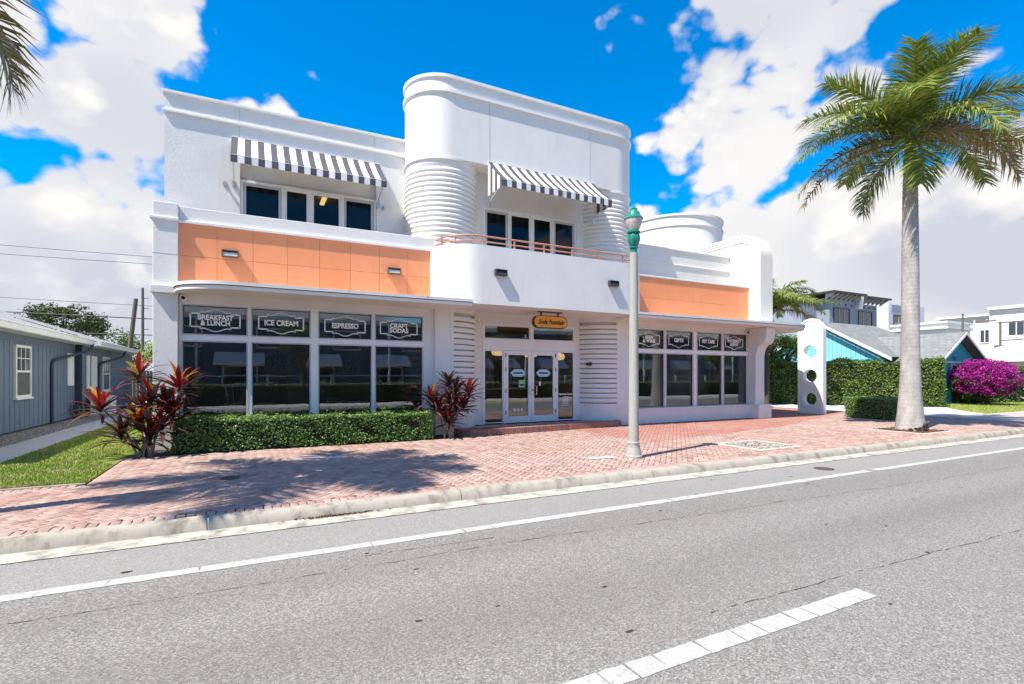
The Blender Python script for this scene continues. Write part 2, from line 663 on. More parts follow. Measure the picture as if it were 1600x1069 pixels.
def mk_grass():
    m, nt, out = new_mat('grass_blade')
    k = N(nt)
    c = k.ramp(k.island(), [(0.0, (0.15, 0.25, 0.03)), (0.35, (0.26, 0.37, 0.045)), (0.7, (0.36, 0.43, 0.07)), (1.0, (0.46, 0.42, 0.17))])
    dry = k.noise(1.6, 6, 0.65, k.coord())
    c = k.mix(k.rng(dry, 0.47, 0.66, 0, 0.75, True), c, (0.50, 0.42, 0.22))
    p = bsdf(k, out, c, 0.6, spec=0.2)
    return m


M['grass'] = mk_grass()
M['cord_dark'] = mk_leaf('burgundy_leaf', [(0.055, 0.018, 0.018), (0.11, 0.035, 0.030), (0.08, 0.035, 0.030), (0.17, 0.075, 0.060)], 0.28, 0.12)
M['cord_red'] = mk_leaf('red_leaf', [(0.26, 0.012, 0.012), (0.36, 0.025, 0.014), (0.20, 0.012, 0.014)], 0.32, 0.25)
M['cord_orange'] = mk_leaf('orange_yellow_leaf', [(0.52, 0.12, 0.012), (0.58, 0.30, 0.02), (0.32, 0.30, 0.04)], 0.35, 0.3)
M['litter'] = mk_leaf('dry_litter', [(0.12, 0.06, 0.03), (0.06, 0.035, 0.02), (0.17, 0.10, 0.05)], 0.8, 0.1)


def mk_brick(name, cols, worn, worn_amt):
    m, nt, out = new_mat(name)
    k = N(nt)
    pos = k.coord()
    r = k.island()
    c = k.ramp(r, [(i / (len(cols) - 1), cc) for i, cc in enumerate(cols)])
    w = k.noise(0.55, 6, 0.65, pos)
    w2 = k.noise(9.0, 5, 0.7, pos)
    f = k.math('MULTIPLY', k.rng(w, 0.46, 0.68, 0.12, 1, True), worn_amt)
    c = k.mix(f, c, worn)
    c = k.mix(k.rng(w2, 0.30, 0.70, 0.32, 0.0), c, (0.16, 0.10, 0.09))
    nrm = k.bump(k.noise(140, 4, 0.7, pos), 0.35, 0.006)
    bsdf(k, out, c, 0.9, nrm, spec=0.15)
    return m


M['brick'] = mk_brick('clay_paver', [(0.31, 0.185, 0.15), (0.44, 0.295, 0.245), (0.37, 0.23, 0.19), (0.50, 0.37, 0.315), (0.27, 0.16, 0.13)], (0.45, 0.375, 0.335), 0.5)
M['brick_red'] = mk_brick('red_clay_paver', [(0.36, 0.16, 0.125), (0.42, 0.20, 0.155), (0.32, 0.14, 0.115), (0.45, 0.23, 0.185)], (0.46, 0.32, 0.27), 0.45)
M['mortar'] = paint('sand_joint', (0.055, 0.042, 0.036), 0.95, 0.2, 15)


def mk_asphalt():
    m, nt, out = new_mat('asphalt')
    k = N(nt)
    pos = k.coord()
    g1 = k.noise(90, 3, 0.8, pos)
    g2 = k.noise(38, 3, 0.7, pos)
    v = k.node('ShaderNodeTexVoronoi')
    v.inputs['Scale'].default_value = 105
    nt.links.new(pos, v.inputs['Vector'])
    cell = k.node('ShaderNodeSeparateColor')
    nt.links.new(v.outputs['Color'], cell.inputs[0])
    c = k.ramp(cell.outputs[0], [(0.0, (0.07, 0.067, 0.062)), (0.35, (0.165, 0.157, 0.146)), (0.7, (0.25, 0.238, 0.222)), (0.93, (0.40, 0.382, 0.355))])
    c = k.mix(k.rng(g1, 0.32, 0.68, 0, 0.60), c, (0.245, 0.233, 0.216))
    c = k.mix(k.rng(g2, 0.60, 0.72, 0, 0.45), c, (0.07, 0.066, 0.06))
    wide = k.noise(0.5, 5, 0.6, k.coord((0.12, 1.0, 1)))
    c = k.mix(k.rng(wide, 0.35, 0.65, 0.0, 0.34), c, (0.15, 0.14, 0.128))
    # paler shoulder beside the gutter: oil-free strip outside the wheel tracks
    sep = k.node('ShaderNodeSeparateXYZ')
    nt.links.new(pos, sep.inputs[0])
    sh = k.rng(sep.outputs[1], 5.25, 5.5, 0.0, 0.35, True)
    c = k.mix(sh, c, (0.31, 0.305, 0.29))
    for y0, y1, amt in ((3.05, 3.75, 0.30), (4.45, 5.05, 0.26), (0.4, 1.1, 0.3)):      # tyre-darkened wheel paths
        mid, hw_ = (y0 + y1) / 2, (y1 - y0) / 2 + 0.35
        d_ = k.math('ABSOLUTE', k.math('SUBTRACT', sep.outputs[1], mid))
        f_ = k.math('MULTIPLY', k.rng(d_, 0.05, hw_, 1.0, 0.0, True), k.rng(k.noise(0.9, 4, 0.6, k.coord((0.2, 1, 1))), 0.3, 0.7, 0.35 * amt, amt))
        c = k.mix(f_, c, (0.105, 0.097, 0.088))
    oil = k.noise(1.3, 4, 0.6, k.coord((0.7, 1, 1)), 0.6)
    c = k.mix(k.rng(oil, 0.66, 0.76, 0, 0.35, True), c, (0.07, 0.064, 0.058))
    tar = k.noise(2.4, 8, 0.75, k.coord((0.45, 1, 1)), 0.4)
    c = k.mix(k.rng(tar, 0.70, 0.74, 0, 0.85), c, (0.045, 0.043, 0.042))
    nrm = k.bump(k.math('ADD', cell.outputs[1], g1), 0.4, 0.004)
    bsdf(k, out, c, 0.88, nrm, spec=0.25)
    return m


M['asphalt'] = mk_asphalt()


def mk_line():
    """road paint, chipped where the aggregate shows through"""
    m, nt, out = new_mat('road_paint')
    k = N(nt)
    pos = k.coord()
    chip = k.noise(28, 6, 0.75, pos)
    c = k.mix(k.rng(chip, 0.56, 0.66, 0, 0.9), (0.45, 0.44, 0.42), (0.19, 0.185, 0.175))
    grime = k.noise(1.7, 5, 0.6, pos)
    c = k.mix(k.rng(grime, 0.35, 0.7, 0, 0.5), c, (0.29, 0.28, 0.265))
    bsdf(k, out, c, 0.75, k.bump(k.noise(90, 4, 0.7, pos), 0.4, 0.004))
    return m


M['line'] = mk_line()


def mk_trunk():
    m, nt, out = new_mat('royal_palm_trunk')
    k = N(nt)
    w = k.node('ShaderNodeTexWave', wave_type='BANDS', bands_direction='Z')
    w.inputs['Scale'].default_value = 2.6
    w.inputs['Distortion'].default_value = 1.4
    w.inputs['Detail'].default_value = 3
    w.inputs['Detail Scale'].default_value = 1.5
    nt.links.new(k.coord(), w.inputs['Vector'])
    n = k.noise(5, 8, 0.7, k.coord((1, 1, 0.5)))
    c = k.mix(k.rng(n, 0.3, 0.7, 0, 1), (0.27, 0.255, 0.24), (0.50, 0.48, 0.45))
    c = k.mix(k.rng(w.outputs[1], 0.86, 1.0, 0, 0.22), c, (0.20, 0.19, 0.175))
    nrm = k.bump(k.math('ADD', k.noise(22, 5, 0.6, k.coord((1, 1, 2.5))), k.math('MULTIPLY', w.outputs[1], 0.2)), 0.35, 0.03)
    bsdf(k, out, c, 0.9, nrm, spec=0.15)
    return m


M['trunk'] = mk_trunk()
M['shaft'] = paint('green_crownshaft', (0.17, 0.25, 0.045), 0.4, 0.2, 6, dirt=((0.30, 0.28, 0.10), 5, 0.5, 0.75, 0.6))


def mk_shingle(name, a, b):
    m, nt, out = new_mat(name)
    k = N(nt)
    br = k.node('ShaderNodeTexBrick')
    br.inputs['Scale'].default_value = 1.0
    br.inputs['Brick Width'].default_value = 0.33
    br.inputs['Row Height'].default_value = 0.15
    br.inputs['Mortar Size'].default_value = 0.008
    br.inputs['Color1'].default_value = (*a, 1)
    br.inputs['Color2'].default_value = (*b, 1)
    br.inputs['Mortar'].default_value = (a[0] * 0.5, a[1] * 0.5, a[2] * 0.5, 1)
    g = k.node('ShaderNodeNewGeometry')
    sep = k.node('ShaderNodeSeparateXYZ')
    nt.links.new(g.outputs['Position'], sep.inputs[0])
    cmb = k.node('ShaderNodeCombineXYZ')
    nt.links.new(k.math('ADD', sep.outputs[0], sep.outputs[1]), cmb.inputs[0])
    nt.links.new(k.math('MULTIPLY', sep.outputs[2], 2.2), cmb.inputs[1])
    nt.links.new(cmb.outputs[0], br.inputs['Vector'])
    n = k.noise(6, 6, 0.7, k.coord())
    c = k.mix(k.rng(n, 0.3, 0.7, 0.0, 0.5), br.outputs[0], tuple(x * 0.6 for x in a))
    bsdf(k, out, c, 0.9, k.bump(br.outputs[1], 0.4, 0.02), spec=0.15)
    return m


M['shingle'] = mk_shingle('grey_shingle', (0.20, 0.215, 0.21), (0.29, 0.30, 0.29))
M['shingle_pale'] = mk_shingle('pale_shingle', (0.46, 0.44, 0.42), (0.62, 0.60, 0.57))
M['shingle_mid'] = mk_shingle('weathered_shingle', (0.32, 0.315, 0.31), (0.44, 0.43, 0.42))

# ------------------------------------------------------------------ ground, road, kerb, pavements
def mk_ground():
    m, nt, out = new_mat('turf_and_soil')
    k = N(nt)
    pos = k.coord()
    n = k.noise(0.7, 8, 0.65, pos)
    c = k.ramp(n, [(0.32, (0.13, 0.20, 0.03)), (0.5, (0.20, 0.27, 0.04)), (0.66, (0.30, 0.27, 0.10))])
    f = k.noise(60, 3, 0.7, pos)
    c = k.mix(k.rng(f, 0.35, 0.7, 0, 0.6), c, (0.07, 0.10, 0.02))
    bsdf(k, out, c, 0.95, k.bump(f, 0.8, 0.03), spec=0.1)
    return m


M['turf'] = mk_ground()
g = G()
g.add([(-900, 6.88, -0.03), (1400, 6.88, -0.03), (1400, 1500, -0.03), (-900, 1500, -0.03)], [(0, 1, 2, 3)])
g.add([(-900, -2.4, -0.03), (1400, -2.4, -0.03), (1400, -900, -0.03), (-900, -900, -0.03)], [(3, 2, 1, 0)])
g.add([(-900, -2.4, -0.3), (1400, -2.4, -0.3), (1400, 6.88, -0.3), (-900, 6.88, -0.3)], [(0, 1, 2, 3)])
M['far_ground'] = paint('dull_ground', (0.20, 0.19, 0.13), 0.95, 0.3, 0.4, spec=0.1)
ground = structure(g.build('ground', M['far_ground']))

g = G()
g.add([(-160, -1.85, -0.13), (320, -1.85, -0.13), (320, 6.31, -0.13), (-160, 6.31, -0.13)], [(0, 1, 2, 3)])
road = structure(g.build('road', M['asphalt']))


def sheet(name, poly, z, mat, parent=None):
    g = G()
    g.add([(p[0], p[1], z) for p in poly], [tuple(range(len(poly)))])
    o = g.build(name, mat, parent)
    return o


def ragged_strip(x0, x1, y0, y1, z, step=0.06, amp=0.004):
    """a painted strip with slightly torn edges"""
    n = max(2, int((x1 - x0) / step))
    xs = np.linspace(x0, x1, n + 1)
    lo = y0 + rng.normal(0, amp, n + 1)
    hi = y1 + rng.normal(0, amp, n + 1)
    g = G()
    vs = [(xs[i] + (rng.normal(0, 0.006) if i in (0, n) else 0), lo[i], z) for i in range(n + 1)]
    vs += [(xs[i] + (rng.normal(0, 0.006) if i in (0, n) else 0), hi[i], z) for i in range(n + 1)]
    g.add(vs, [(i, i + 1, n + 2 + i, n + 1 + i) for i in range(n)])
    return g


x = -14.0
while x < 60:
    w = random.uniform(0.2, 0.75) if x < 14 else 6.0
    if not (9.75 < x < 10.15):
        ragged_strip(x, x + w - 0.008, 5.27, 5.42, -0.126, 0.08).build('edge_line', M['line'], road)
    x += w
for cx in (-9.5, 0.9, 13.6, 25.8):
    x = cx
    while x < cx + 3.45:
        w = min(random.uniform(0.16, 0.36), cx + 3.5 - x)
        ragged_strip(x, x + w - 0.007, 2.27, 2.43, -0.126, 0.05, 0.003).build('lane_dash', M['line'], road)
        x += w


def crack(pts, w, name='crack'):
    g = G()
    P = []
    for (a, b), (c, d) in zip(pts[:-1], pts[1:]):
        n = int(math.hypot(c - a, d - b) / 0.07)
        for i in range(n):
            t = i / n
            P.append((a + (c - a) * t, b + (d - b) * t))
    y = 0.0
    vs = []
    for (a, b) in P:
        y = y * 0.90 + rng.normal(0, 0.006)
        ww = w * rng.uniform(0.1, 1.2)
        vs += [(a, b + y - ww / 2, -0.1255), (a, b + y + ww / 2, -0.1255)]
    fs = [(2 * i, 2 * i + 2, 2 * i + 3, 2 * i + 1) for i in range(len(P) - 1) if rng.random() > 0.12]
    g.add(vs, fs)
    return g.build(name, M['soil'], road)


crack([(-1.5, 4.78), (3, 4.72), (9, 4.45), (22, 4.05)], 0.008)
crack([(3.0, 2.66), (5.5, 2.60), (9.5, 2.45)], 0.006)
crack([(1.0, 5.02), (2.4, 4.98)], 0.008)

g = G()
for _ in range(60):
    x, y, r0 = rng.uniform(-2, 14), rng.uniform(-0.5, 6.1), rng.uniform(0.006, 0.026)
    n = 9
    st = rng.uniform(1.0, 2.4)
    g.add([(x + st * r0 * rng.uniform(0.5, 1.1) * math.cos(2 * PI * i / n), y + r0 * rng.uniform(0.4, 1.1) * math.sin(2 * PI * i / n), -0.1265) for i in range(n)], [tuple(range(n))])
o = g.build('tar_spots', M['soil'], road)
o['kind'] = 'stuff'

# far side of the street, seen only as reflections in the shop glass
structure(sheet('far_pavement', [(-60, -4.6), (90, -4.6), (90, -1.88), (-60, -1.88)], 0.0, M['path']))

gut = structure(sheet('gutter', [(-160, 6.315), (320, 6.315), (320, 6.68), (-160, 6.68)], -0.124, M['gutter']))
kerb = structure(link('kerb', None))
prof = [(6.62, -0.22), (6.655, -0.10), (6.685, -0.035), (6.72, -0.008), (6.755, 0.003), (6.835, 0.005), (6.835, -0.22)]
x = -0.42 - 3.05 * 4
while x < 48:
    dz = rng.normal(0, 0.003)
    gg = G().prism([(p[0] + rng.normal(0, 0.0015), p[1] + dz) for p in prof], x + 0.007, x + 3.043, 'x')
    gg.build('kerb_block', M['concrete'], kerb, smooth=True)
    x += 3.05
G().prism(prof, x, 320, 'x').build('kerb_block', M['concrete'], kerb)

# ---- brick pavement: herringbone laid at 45 degrees, soldier courses at the edges
sidewalk = structure(sheet('sidewalk', [(-14, 6.83), (24.2, 6.83), (24.2, 17.5), (17.0, 17.5), (17.0, 13.5), (-2.16, 13.5), (-2.16, 9.66), (-14, 9.66)], -0.014, M['mortar']))


def inside(x, y):
    if not (7.04 < y):
        return False
    if x < -2.05:
        return y < 9.46
    if x < 17.0:
        return y < 13.28
    return x < 24.15 and y < 17.4


PITS = [(9.80, 11.25, 7.36, 8.66), (16.66, 18.36, 7.40, 8.95)]


def in_pit(x, y, m=0.0):
    return any(a - m < x < b + m and c - m < y < d + m for a, b, c, d in PITS)


brick_w = 0.1
bricks = []          # x, y, angle, red
s2 = math.sqrt(0.5)
for i in range(-60, 340):
    for j in range(-190, 250):
        r = (i - j) % 4
        if r == 0:
            u, v, a = i + 1.0, j + 0.5, 0.0
        elif r == 3:
            u, v, a = i + 0.5, j + 1.0, PI / 2
        else:
            continue
        u *= brick_w
        v *= brick_w
        x = s2 * (u - v) + 2.0
        y = s2 * (u + v) + 2.0
        if x < -5.2 or not inside(x, y) or in_pit(x, y, -0.02):
            continue
        if -1.5 < x < 4.5 and y > 12.5:
            continue                                    # planting bed under the hedge
        edge = 9.35 + 0.18 * (x - 8.0) if x < 15 else 10.6 + 0.33 * (x - 15)
        bricks.append((x, y, a + PI / 4, 1 if (x > 8.6 and y > edge) else 0))
for k_ in range(int((24.1 + 5.2) / brick_w)):
    bricks.append((-5.2 + brick_w * k_, 6.936, PI / 2 + 0.0, 0))
for k_ in range(int((5.2 - 2.2) / brick_w)):
    bricks.append((-5.2 + brick_w * k_, 9.55, PI / 2, 0))
for k_ in range(30):
    bricks.append((-2.05, 9.68 + 0.1 * k_, 0.0, 0))
B = np.array(bricks)
fx, fy = math.sin(R(27.15)), math.cos(R(27.15))
depth = B[:, 0] * fx + B[:, 1] * fy
side = (B[:, 0] * fy - B[:, 1] * fx) / depth
dist = np.hypot(B[:, 0], B[:, 1])
vis = (np.abs(side) < 1.0)
order = np.argsort(np.where(vis, dist, 1e6))
near = set(order[:300].tolist())
hx, hy, ch = 0.0940, 0.0440, 0.006
T = np.array([[-hx, -hy, -0.03], [hx, -hy, -0.03], [hx, hy, -0.03], [-hx, hy, -0.03],
              [-hx, -hy, -0.004], [hx, -hy, -0.004], [hx, hy, -0.004], [-hx, hy, -0.004],
              [-hx + ch, -hy + ch, 0], [hx - ch, -hy + ch, 0], [hx - ch, hy - ch, 0], [-hx + ch, hy - ch, 0]])
TF = np.array([[8, 9, 10, 11], [4, 5, 9, 8], [5, 6, 10, 9], [6, 7, 11, 10], [7, 4, 8, 11], [0, 1, 5, 4], [1, 2, 6, 5], [2, 3, 7, 6], [3, 0, 4, 7]])
brick_me = fast_mesh('paver_brick', T, TF, M['brick'])
rest = [i for i in range(len(B)) if i not in near]
BR = B[rest]
ca, sa = np.cos(BR[:, 2]), np.sin(BR[:, 2])
zz = rng.normal(0, 0.0012, len(BR))
tilt = rng.normal(0, 0.008, (len(BR), 2))
V = np.empty((len(BR), 12, 3))
V[:, :, 0] = BR[:, 0, None] + ca[:, None] * T[None, :, 0] - sa[:, None] * T[None, :, 1]
V[:, :, 1] = BR[:, 1, None] + sa[:, None] * T[None, :, 0] + ca[:, None] * T[None, :, 1]
V[:, :, 2] = T[None, :, 2] + zz[:, None] + tilt[:, :1] * T[None, :, 0] + tilt[:, 1:] * T[None, :, 1]
F = (np.arange(len(BR)) * 12)[:, None, None] + TF[None]
me = fast_mesh('paver_bricks', V.reshape(-1, 3), F.reshape(-1, 4), [M['brick'], M['brick_red']])
me.polygons.foreach_set('material_index', np.repeat(BR[:, 3].astype(np.int32), 9))
o = link('paver_bricks', me, sidewalk)
o['kind'] = 'stuff'
for i in order[:300]:
    o = link('paver_brick', brick_me, sidewalk)
    o.location = (B[i, 0], B[i, 1], rng.normal(0, 0.0012))
    o.rotation_euler = (rng.normal(0, 0.006), rng.normal(0, 0.006), B[i, 2] + (PI if rng.random() < 0.5 else 0))

# concrete aprons and paths
M['pink_path'] = paint('pinkish_paving', (0.46, 0.385, 0.35), 0.9, 0.12, 1.5, 0.3, 50, spec=0.15, dirt=((0.33, 0.25, 0.22), 1.5, 0.45, 0.75, 0.5))
structure(sheet('pavement', [(24.2, 6.885), (140, 6.885), (140, 10.2), (24.2, 10.2)], 0.0, M['pink_path']))
structure(sheet('driveway', [(24.2, 10.2), (27.9, 10.2), (28.6, 10.9), (30.4, 12.3), (32.0, 13.3), (27.6, 20.6), (24.2, 24.0)], 0.004, M['path']))
structure(sheet('garden_path', [(-4.98, 9.9), (-4.05, 9.9), (-3.95, 30), (-4.88, 30)], 0.0, M['path']))
G().box(-14, -2.17, 9.625, 9.70, -0.02, 0.012).build('lawn_edging', M['concrete'], sidewalk)

# gravel beside the house: real pebbles on a sheet
gb = structure(sheet('gravel_bed', [(-5.95, 12), (-4.98, 12), (-4.88, 30), (-5.95, 30)], -0.006, M['gravel']))


def pebbles(name, P, size, mat, parent):
    oc = np.array([[1, 0, 0], [-1, 0, 0], [0, 1, 0], [0, -1, 0], [0, 0, 1], [0, 0, -0.4]], float)
    of = np.array([[0, 2, 4], [2, 1, 4], [1, 3, 4], [3, 0, 4]])
    n = len(P)
    s = size * rng.uniform(0.5, 1.4, (n, 1, 1)) * np.stack([rng.uniform(0.7, 1.3, n), rng.uniform(0.7, 1.3, n), rng.uniform(0.4, 0.8, n)], 1)[:, None]
    a = rng.uniform(0, 2 * PI, n)
    X = oc[None] * s
    x = X[..., 0] * np.cos(a)[:, None] - X[..., 1] * np.sin(a)[:, None]
    y = X[..., 0] * np.sin(a)[:, None] + X[..., 1] * np.cos(a)[:, None]
    V = np.stack([x, y, X[..., 2]], -1) + P[:, None]
    F = (np.arange(n) * 6)[:, None, None] + of[None]
    o = link(name, fast_mesh(name, V.reshape(-1, 3), F.reshape(-1, 3), mat), parent)
    o['kind'] = 'stuff'
    return o


M['pebble'] = mk_leaf('pebble', [(0.22, 0.19, 0.16), (0.36, 0.32, 0.27), (0.12, 0.10, 0.085), (0.46, 0.42, 0.37)], 0.9, 0.0)
n = 7000
P = np.stack([rng.uniform(-5.85, -4.95, n), 14 + 13 * rng.random(n) ** 1.3, np.full(n, 0.0)], 1)
pebbles('pebbles', P, 0.03, M['pebble'], gb)

# lawn
lawn = structure(sheet('lawn', [(-4.04, 9.71), (-2.17, 9.71), (-2.17, 12.2), (-1.87, 13.3), (-1.87, 30), (-3.95, 30)], -0.002, M['turf']))


def grass(name, P, h, parent, label=None):
    n = len(P)
    a = rng.uniform(0, 2 * PI, n)
    hh = h * rng.uniform(0.5, 1.3, n)
    d = np.stack([np.cos(a), np.sin(a), np.zeros(n)], 1)
    lean = rng.normal(0, 0.35, (n, 2)) * hh[:, None]
    tip = P + np.stack([lean[:, 0], lean[:, 1], hh], 1)
    w = 0.006 + 0.004 * rng.random((n, 1))
    V = np.stack([P - d * w, P + d * w, tip], 1)
    o = link(name, fast_mesh(name, V.reshape(-1, 3), np.arange(3 * n).reshape(n, 3), M['grass']), parent)
    o['kind'] = 'stuff'
    return o


n = 70000
P = np.stack([rng.uniform(-4.04, -2.0, n), 9.71 + 12 * rng.random(n) ** 1.5, np.zeros(n)], 1)
keep = ~((P[:, 0] > -2.19) & (P[:, 1] < 12.0)) & ~(((P[:, 0] + 2.0) ** 2 / 0.30 + (P[:, 1] - 12.4) ** 2 / 0.8) < 1)
grass('grass', P[keep], 0.042, lawn)
structure(sheet('verge', [(28.0, 10.21), (60, 10.21), (60, 15.2), (34.6, 15.2), (32.0, 13.32), (30.4, 12.32), (28.6, 10.92)], -0.012, M['turf']))
n = 40000
P = np.stack([rng.uniform(27, 46, n), rng.uniform(10.25, 15.5, n), np.full(n, -0.02)], 1)
keep = (P[:, 1] - 10.2) < (P[:, 0] - 28.0) * 0.78
stuff(grass('verge_grass', P[keep], 0.09, None), 'short verge grass under the magenta bougainvillea', 'grass')

# planting bed under the front hedge
structure(sheet('planting_bed', [(-2.15, 12.0), (-1.9, 12.22), (-0.5, 12.45), (4.9, 12.45), (5.05, 12.6), (5.05, 13.29), (-2.15, 13.29)], 0.004, M['soil']))

# tree pits let into the paving
pit = thing('tree_pit', 'empty square tree pit of pale gravel framed in concrete beside the lamp post', 'tree pit', (10.5, 8.0, 0))
a, b, c, d = PITS[0]
gg = G()
for q in ((a, b, c, c + 0.09), (a, b, d - 0.09, d), (a, a + 0.09, c + 0.09, d - 0.09), (b - 0.09, b, c + 0.09, d - 0.09)):
    gg.box(*q, -0.05, 0.008)
gg.build('frame', M['path'], pit, bevel=0.006)
sheet('gravel', [(a + .09, c + .09), (b - .09, c + .09), (b - .09, d - .09), (a + .09, d - .09)], -0.006, M['soil'], pit)
n = 900
pebbles('stones', np.stack([rng.uniform(a + .1, b - .1, n), rng.uniform(c + .1, d - .1, n), np.full(n, -0.002)], 1), 0.028, M['pebble'], pit)
pit = thing('tree_pit', 'square pit of dark soil around the foot of the tall palm', 'tree pit', (17.5, 8.15, 0))
a, b, c, d = PITS[1]
gg = G()
for q in ((a, b, c, c + 0.09), (a, b, d - 0.09, d), (a, a + 0.09, c + 0.09, d - 0.09), (b - 0.09, b, c + 0.09, d - 0.09)):
    gg.box(*q, -0.05, 0.006)
gg.build('frame', M['path'], pit, bevel=0.006)
sheet('soil', [(a + .09, c + .09), (b - .09, c + .09), (b - .09, d - .09), (a + .09, d - .09)], -0.004, M['soil'], pit)
n = 700
pebbles('mulch', np.stack([rng.uniform(a + .1, b - .1, n), rng.uniform(c + .1, d - .1, n), np.full(n, 0.0)], 1), 0.035, M['litter'], pit)

# covers
gg = G().lathe([(0.14, 0.004), (0.14, 0.010), (0.115, 0.010), (0.11, 0.006), (0.0, 0.006)], -0.27, 9.18, 24)
tag(gg.build('valve_cover', M['rust'], None, smooth=True), 'small round dark iron cover set in the brick pavement', 'cover')
t = thing('drain_cover', 'pale concrete strip with two slots flush in the bricks before the hedge', 'drain cover', (1.2, 10.6, 0))
G().prism([(0.72, 10.55), (1.72, 10.43), (1.72, 10.66), (0.72, 10.78)], 0.001, 0.009).build('slab', M['path'], t)
for xx in (0.92, 1.30):
    G().prism([(xx, 10.63), (xx + .11, 10.617), (xx + .11, 10.655), (xx, 10.668)], 0.0095, 0.011).build('slot', M['dark_line'], t)
gg = G().lathe([(0.17, -0.13), (0.17, -0.122), (0.14, -0.12), (0.0, -0.12)], 9.55, 5.85, 24)
tag(gg.build('road_cover', M['rust'], None, smooth=True), 'rusty round iron cover in the asphalt by the kerb', 'cover')
n = 260
P = np.stack([rng.normal(1.0, 0.22, n), 6.62 + rng.normal(0, 0.02, n), np.full(n, -0.115)], 1)
stuff(link('leaf_litter', leaf_mesh('leaf_litter', P, np.tile([0, 0, 1.0], (n, 1)), 0.035, M['litter'])), 'dry brown leaf litter collected in the gutter', 'leaf litter')

# ------------------------------------------------------------------ the shop building
XC = 7.85


def mx(x):
    return 2 * XC - x


bld = thing('shop_building', 'white streamlined two-storey shop building with orange panel bands and ribbed columns', 'building', (XC, 13.3, 0))
ST, TR = M['stucco'], M['trim']


def rfront(x0, x1, yf, yb, r, n=14):
    """plan: square back, front with two rounded corners"""
    p = [(x1, yb), (x0, yb)]
    p += [(x0 + r - r * math.cos(q), yf + r - r * math.sin(q)) for q in np.linspace(0, PI / 2, n)]
    p += [(x1 - r + r * math.sin(q), yf + r - r * math.cos(q)) for q in np.linspace(0, PI / 2, n)]
    return p


# --- end pier at the left
gg = G().box(-1.85, -1.39, 13.3, 24, 0, 5.38)
pier = gg.build('end_pier', ST, bld, bevel=0.012)
G().box(-1.90, -1.375, 13.255, 13.6, 5.00, 5.055).build('ledge', TR, pier, bevel=0.008)
G().box(-1.885, -1.38, 13.20, 13.6, 3.40, 3.56).build('band', ST, pier, bevel=0.008)
G().box(-1.853, -1.387, 13.297, 13.4, 4.26, 4.268).build('joint', M['grey_alu'], pier)

# --- ground floor walls beside and below the shop windows
for s, nm in ((0, 'left'), (1, 'right')):
    X = (lambda v: mx(v)) if s else (lambda v: v)

    def bx(g, a, b, *r):
        a, b = sorted((X(a), X(b)))
        return g.box(a, b, *r)
    h = 0.60 if s == 0 else 0.52
    bx(G(), -1.385, 4.475, 13.345, 13.5, 0, h).build('plinth_wall', ST, bld, bevel=0.01)
    bx(G(), -1.385, 4.475, 13.40, 13.5, 3.235, 3.48).build('head_wall', ST, bld)
    bx(G(), 4.48, 5.02, 13.302, 13.7, 0, 3.50).build('wall_pier', ST, bld, bevel=0.01)
    bx(G(), 4.23, 4.478, 13.42, 13.55, h, 3.235).build('jamb', ST, bld)
G().box(mx(4.475), 17.095, 13.30, 13.345, 0, 0.50).build('plinth_course', ST, bld, bevel=0.01)

# --- right hand column with its bracket, and the tall rounded fin above
col_prof = [(14.6, 0), (13.08, 0), (13.08, 2.25)]
for q in np.linspace(0, PI / 2, 8):
    col_prof.append((13.08 - 0.27 * (1 - math.cos(q)), 2.25 + 0.55 * math.sin(q)))
for q in np.linspace(0, PI / 2, 8)[1:]:
    col_prof.append((12.81 - 0.20 * math.sin(q), 2.80 + 0.55 * (1 - math.cos(q))))
col_prof += [(12.60, 3.42), (14.6, 3.42)]
G().prism(col_prof, 17.1, 17.6, 'x').build('bracket_column', ST, bld, smooth=True, bevel=0.01)
G().box(17.05, 17.78, 12.90, 14.6, 0, 0.53).build('column_plinth', ST, bld, bevel=0.012)


def fin_profile(y0, y1, top, r, z0):
    p = [(y1, z0), (y0, z0), (y0, top - r)]
    p += [(y0 + r - r * math.cos(q), top - r + r * math.sin(q)) for q in np.linspace(0, PI / 2, 14)[1:]]
    return p + [(y1, top)]


fin = G().prism(fin_profile(12.88, 15.62, 7.10, 0.95, 3.59), 17.1, 17.82, 'x').build('fin_wall', ST, bld, smooth=True, bevel=0.012)
for k_, (rr, dd) in enumerate(((0.86, 0.10), (0.77, 0.20), (0.68, 0.30))):
    pts = [(17.098, 15.6, 7.10 - dd)]
    pts += [(17.098, 12.88 + 0.95 - rr * math.cos(q) + 0.0, 7.10 - 0.95 + rr * math.sin(q)) for q in np.linspace(PI / 2, 0.25, 12)]
    G().tube(pts, 0.034, 6).build('rim_moulding', TR, fin, smooth=True)

# --- canopies over the shop windows
def canopy(poly_fn, nm):
    c = G().prism(poly_fn(0.0), 3.43, 3.52).build('canopy', M['soffit'], bld, smooth=True)
    G().prism(poly_fn(0.035), 3.523, 3.595).build('fascia', M['flashing'], c, smooth=True)
    G().prism(poly_fn(0.018), 3.511, 3.524).build('drip_edge', M['dark_line'], c, smooth=True)
    return c


def can_l(o):
    p = [(5.15, 13.44), (-1.40, 13.44), (-1.40, 13.30)]
    p += [(-0.35 - (1.10 + o) * math.cos(q), 13.30 - (1.0 + o) * math.sin(q)) for q in np.linspace(0.0, PI / 2, 12)]
    return p + [(5.15, 12.30 - o)]


def can_r(o):
    p = [(mx(5.15), 12.30 - o), (18.2, 12.30 - o)]
    p += [(18.2 + (2.2 + o) * math.sin(q), 14.5 - (2.2 + o) * math.cos(q)) for q in np.linspace(0.05, PI / 2, 16)]
    return p + [(20.4 + o, 16.4), (17.55, 16.4), (17.55, 13.44), (mx(5.15), 13.44)]


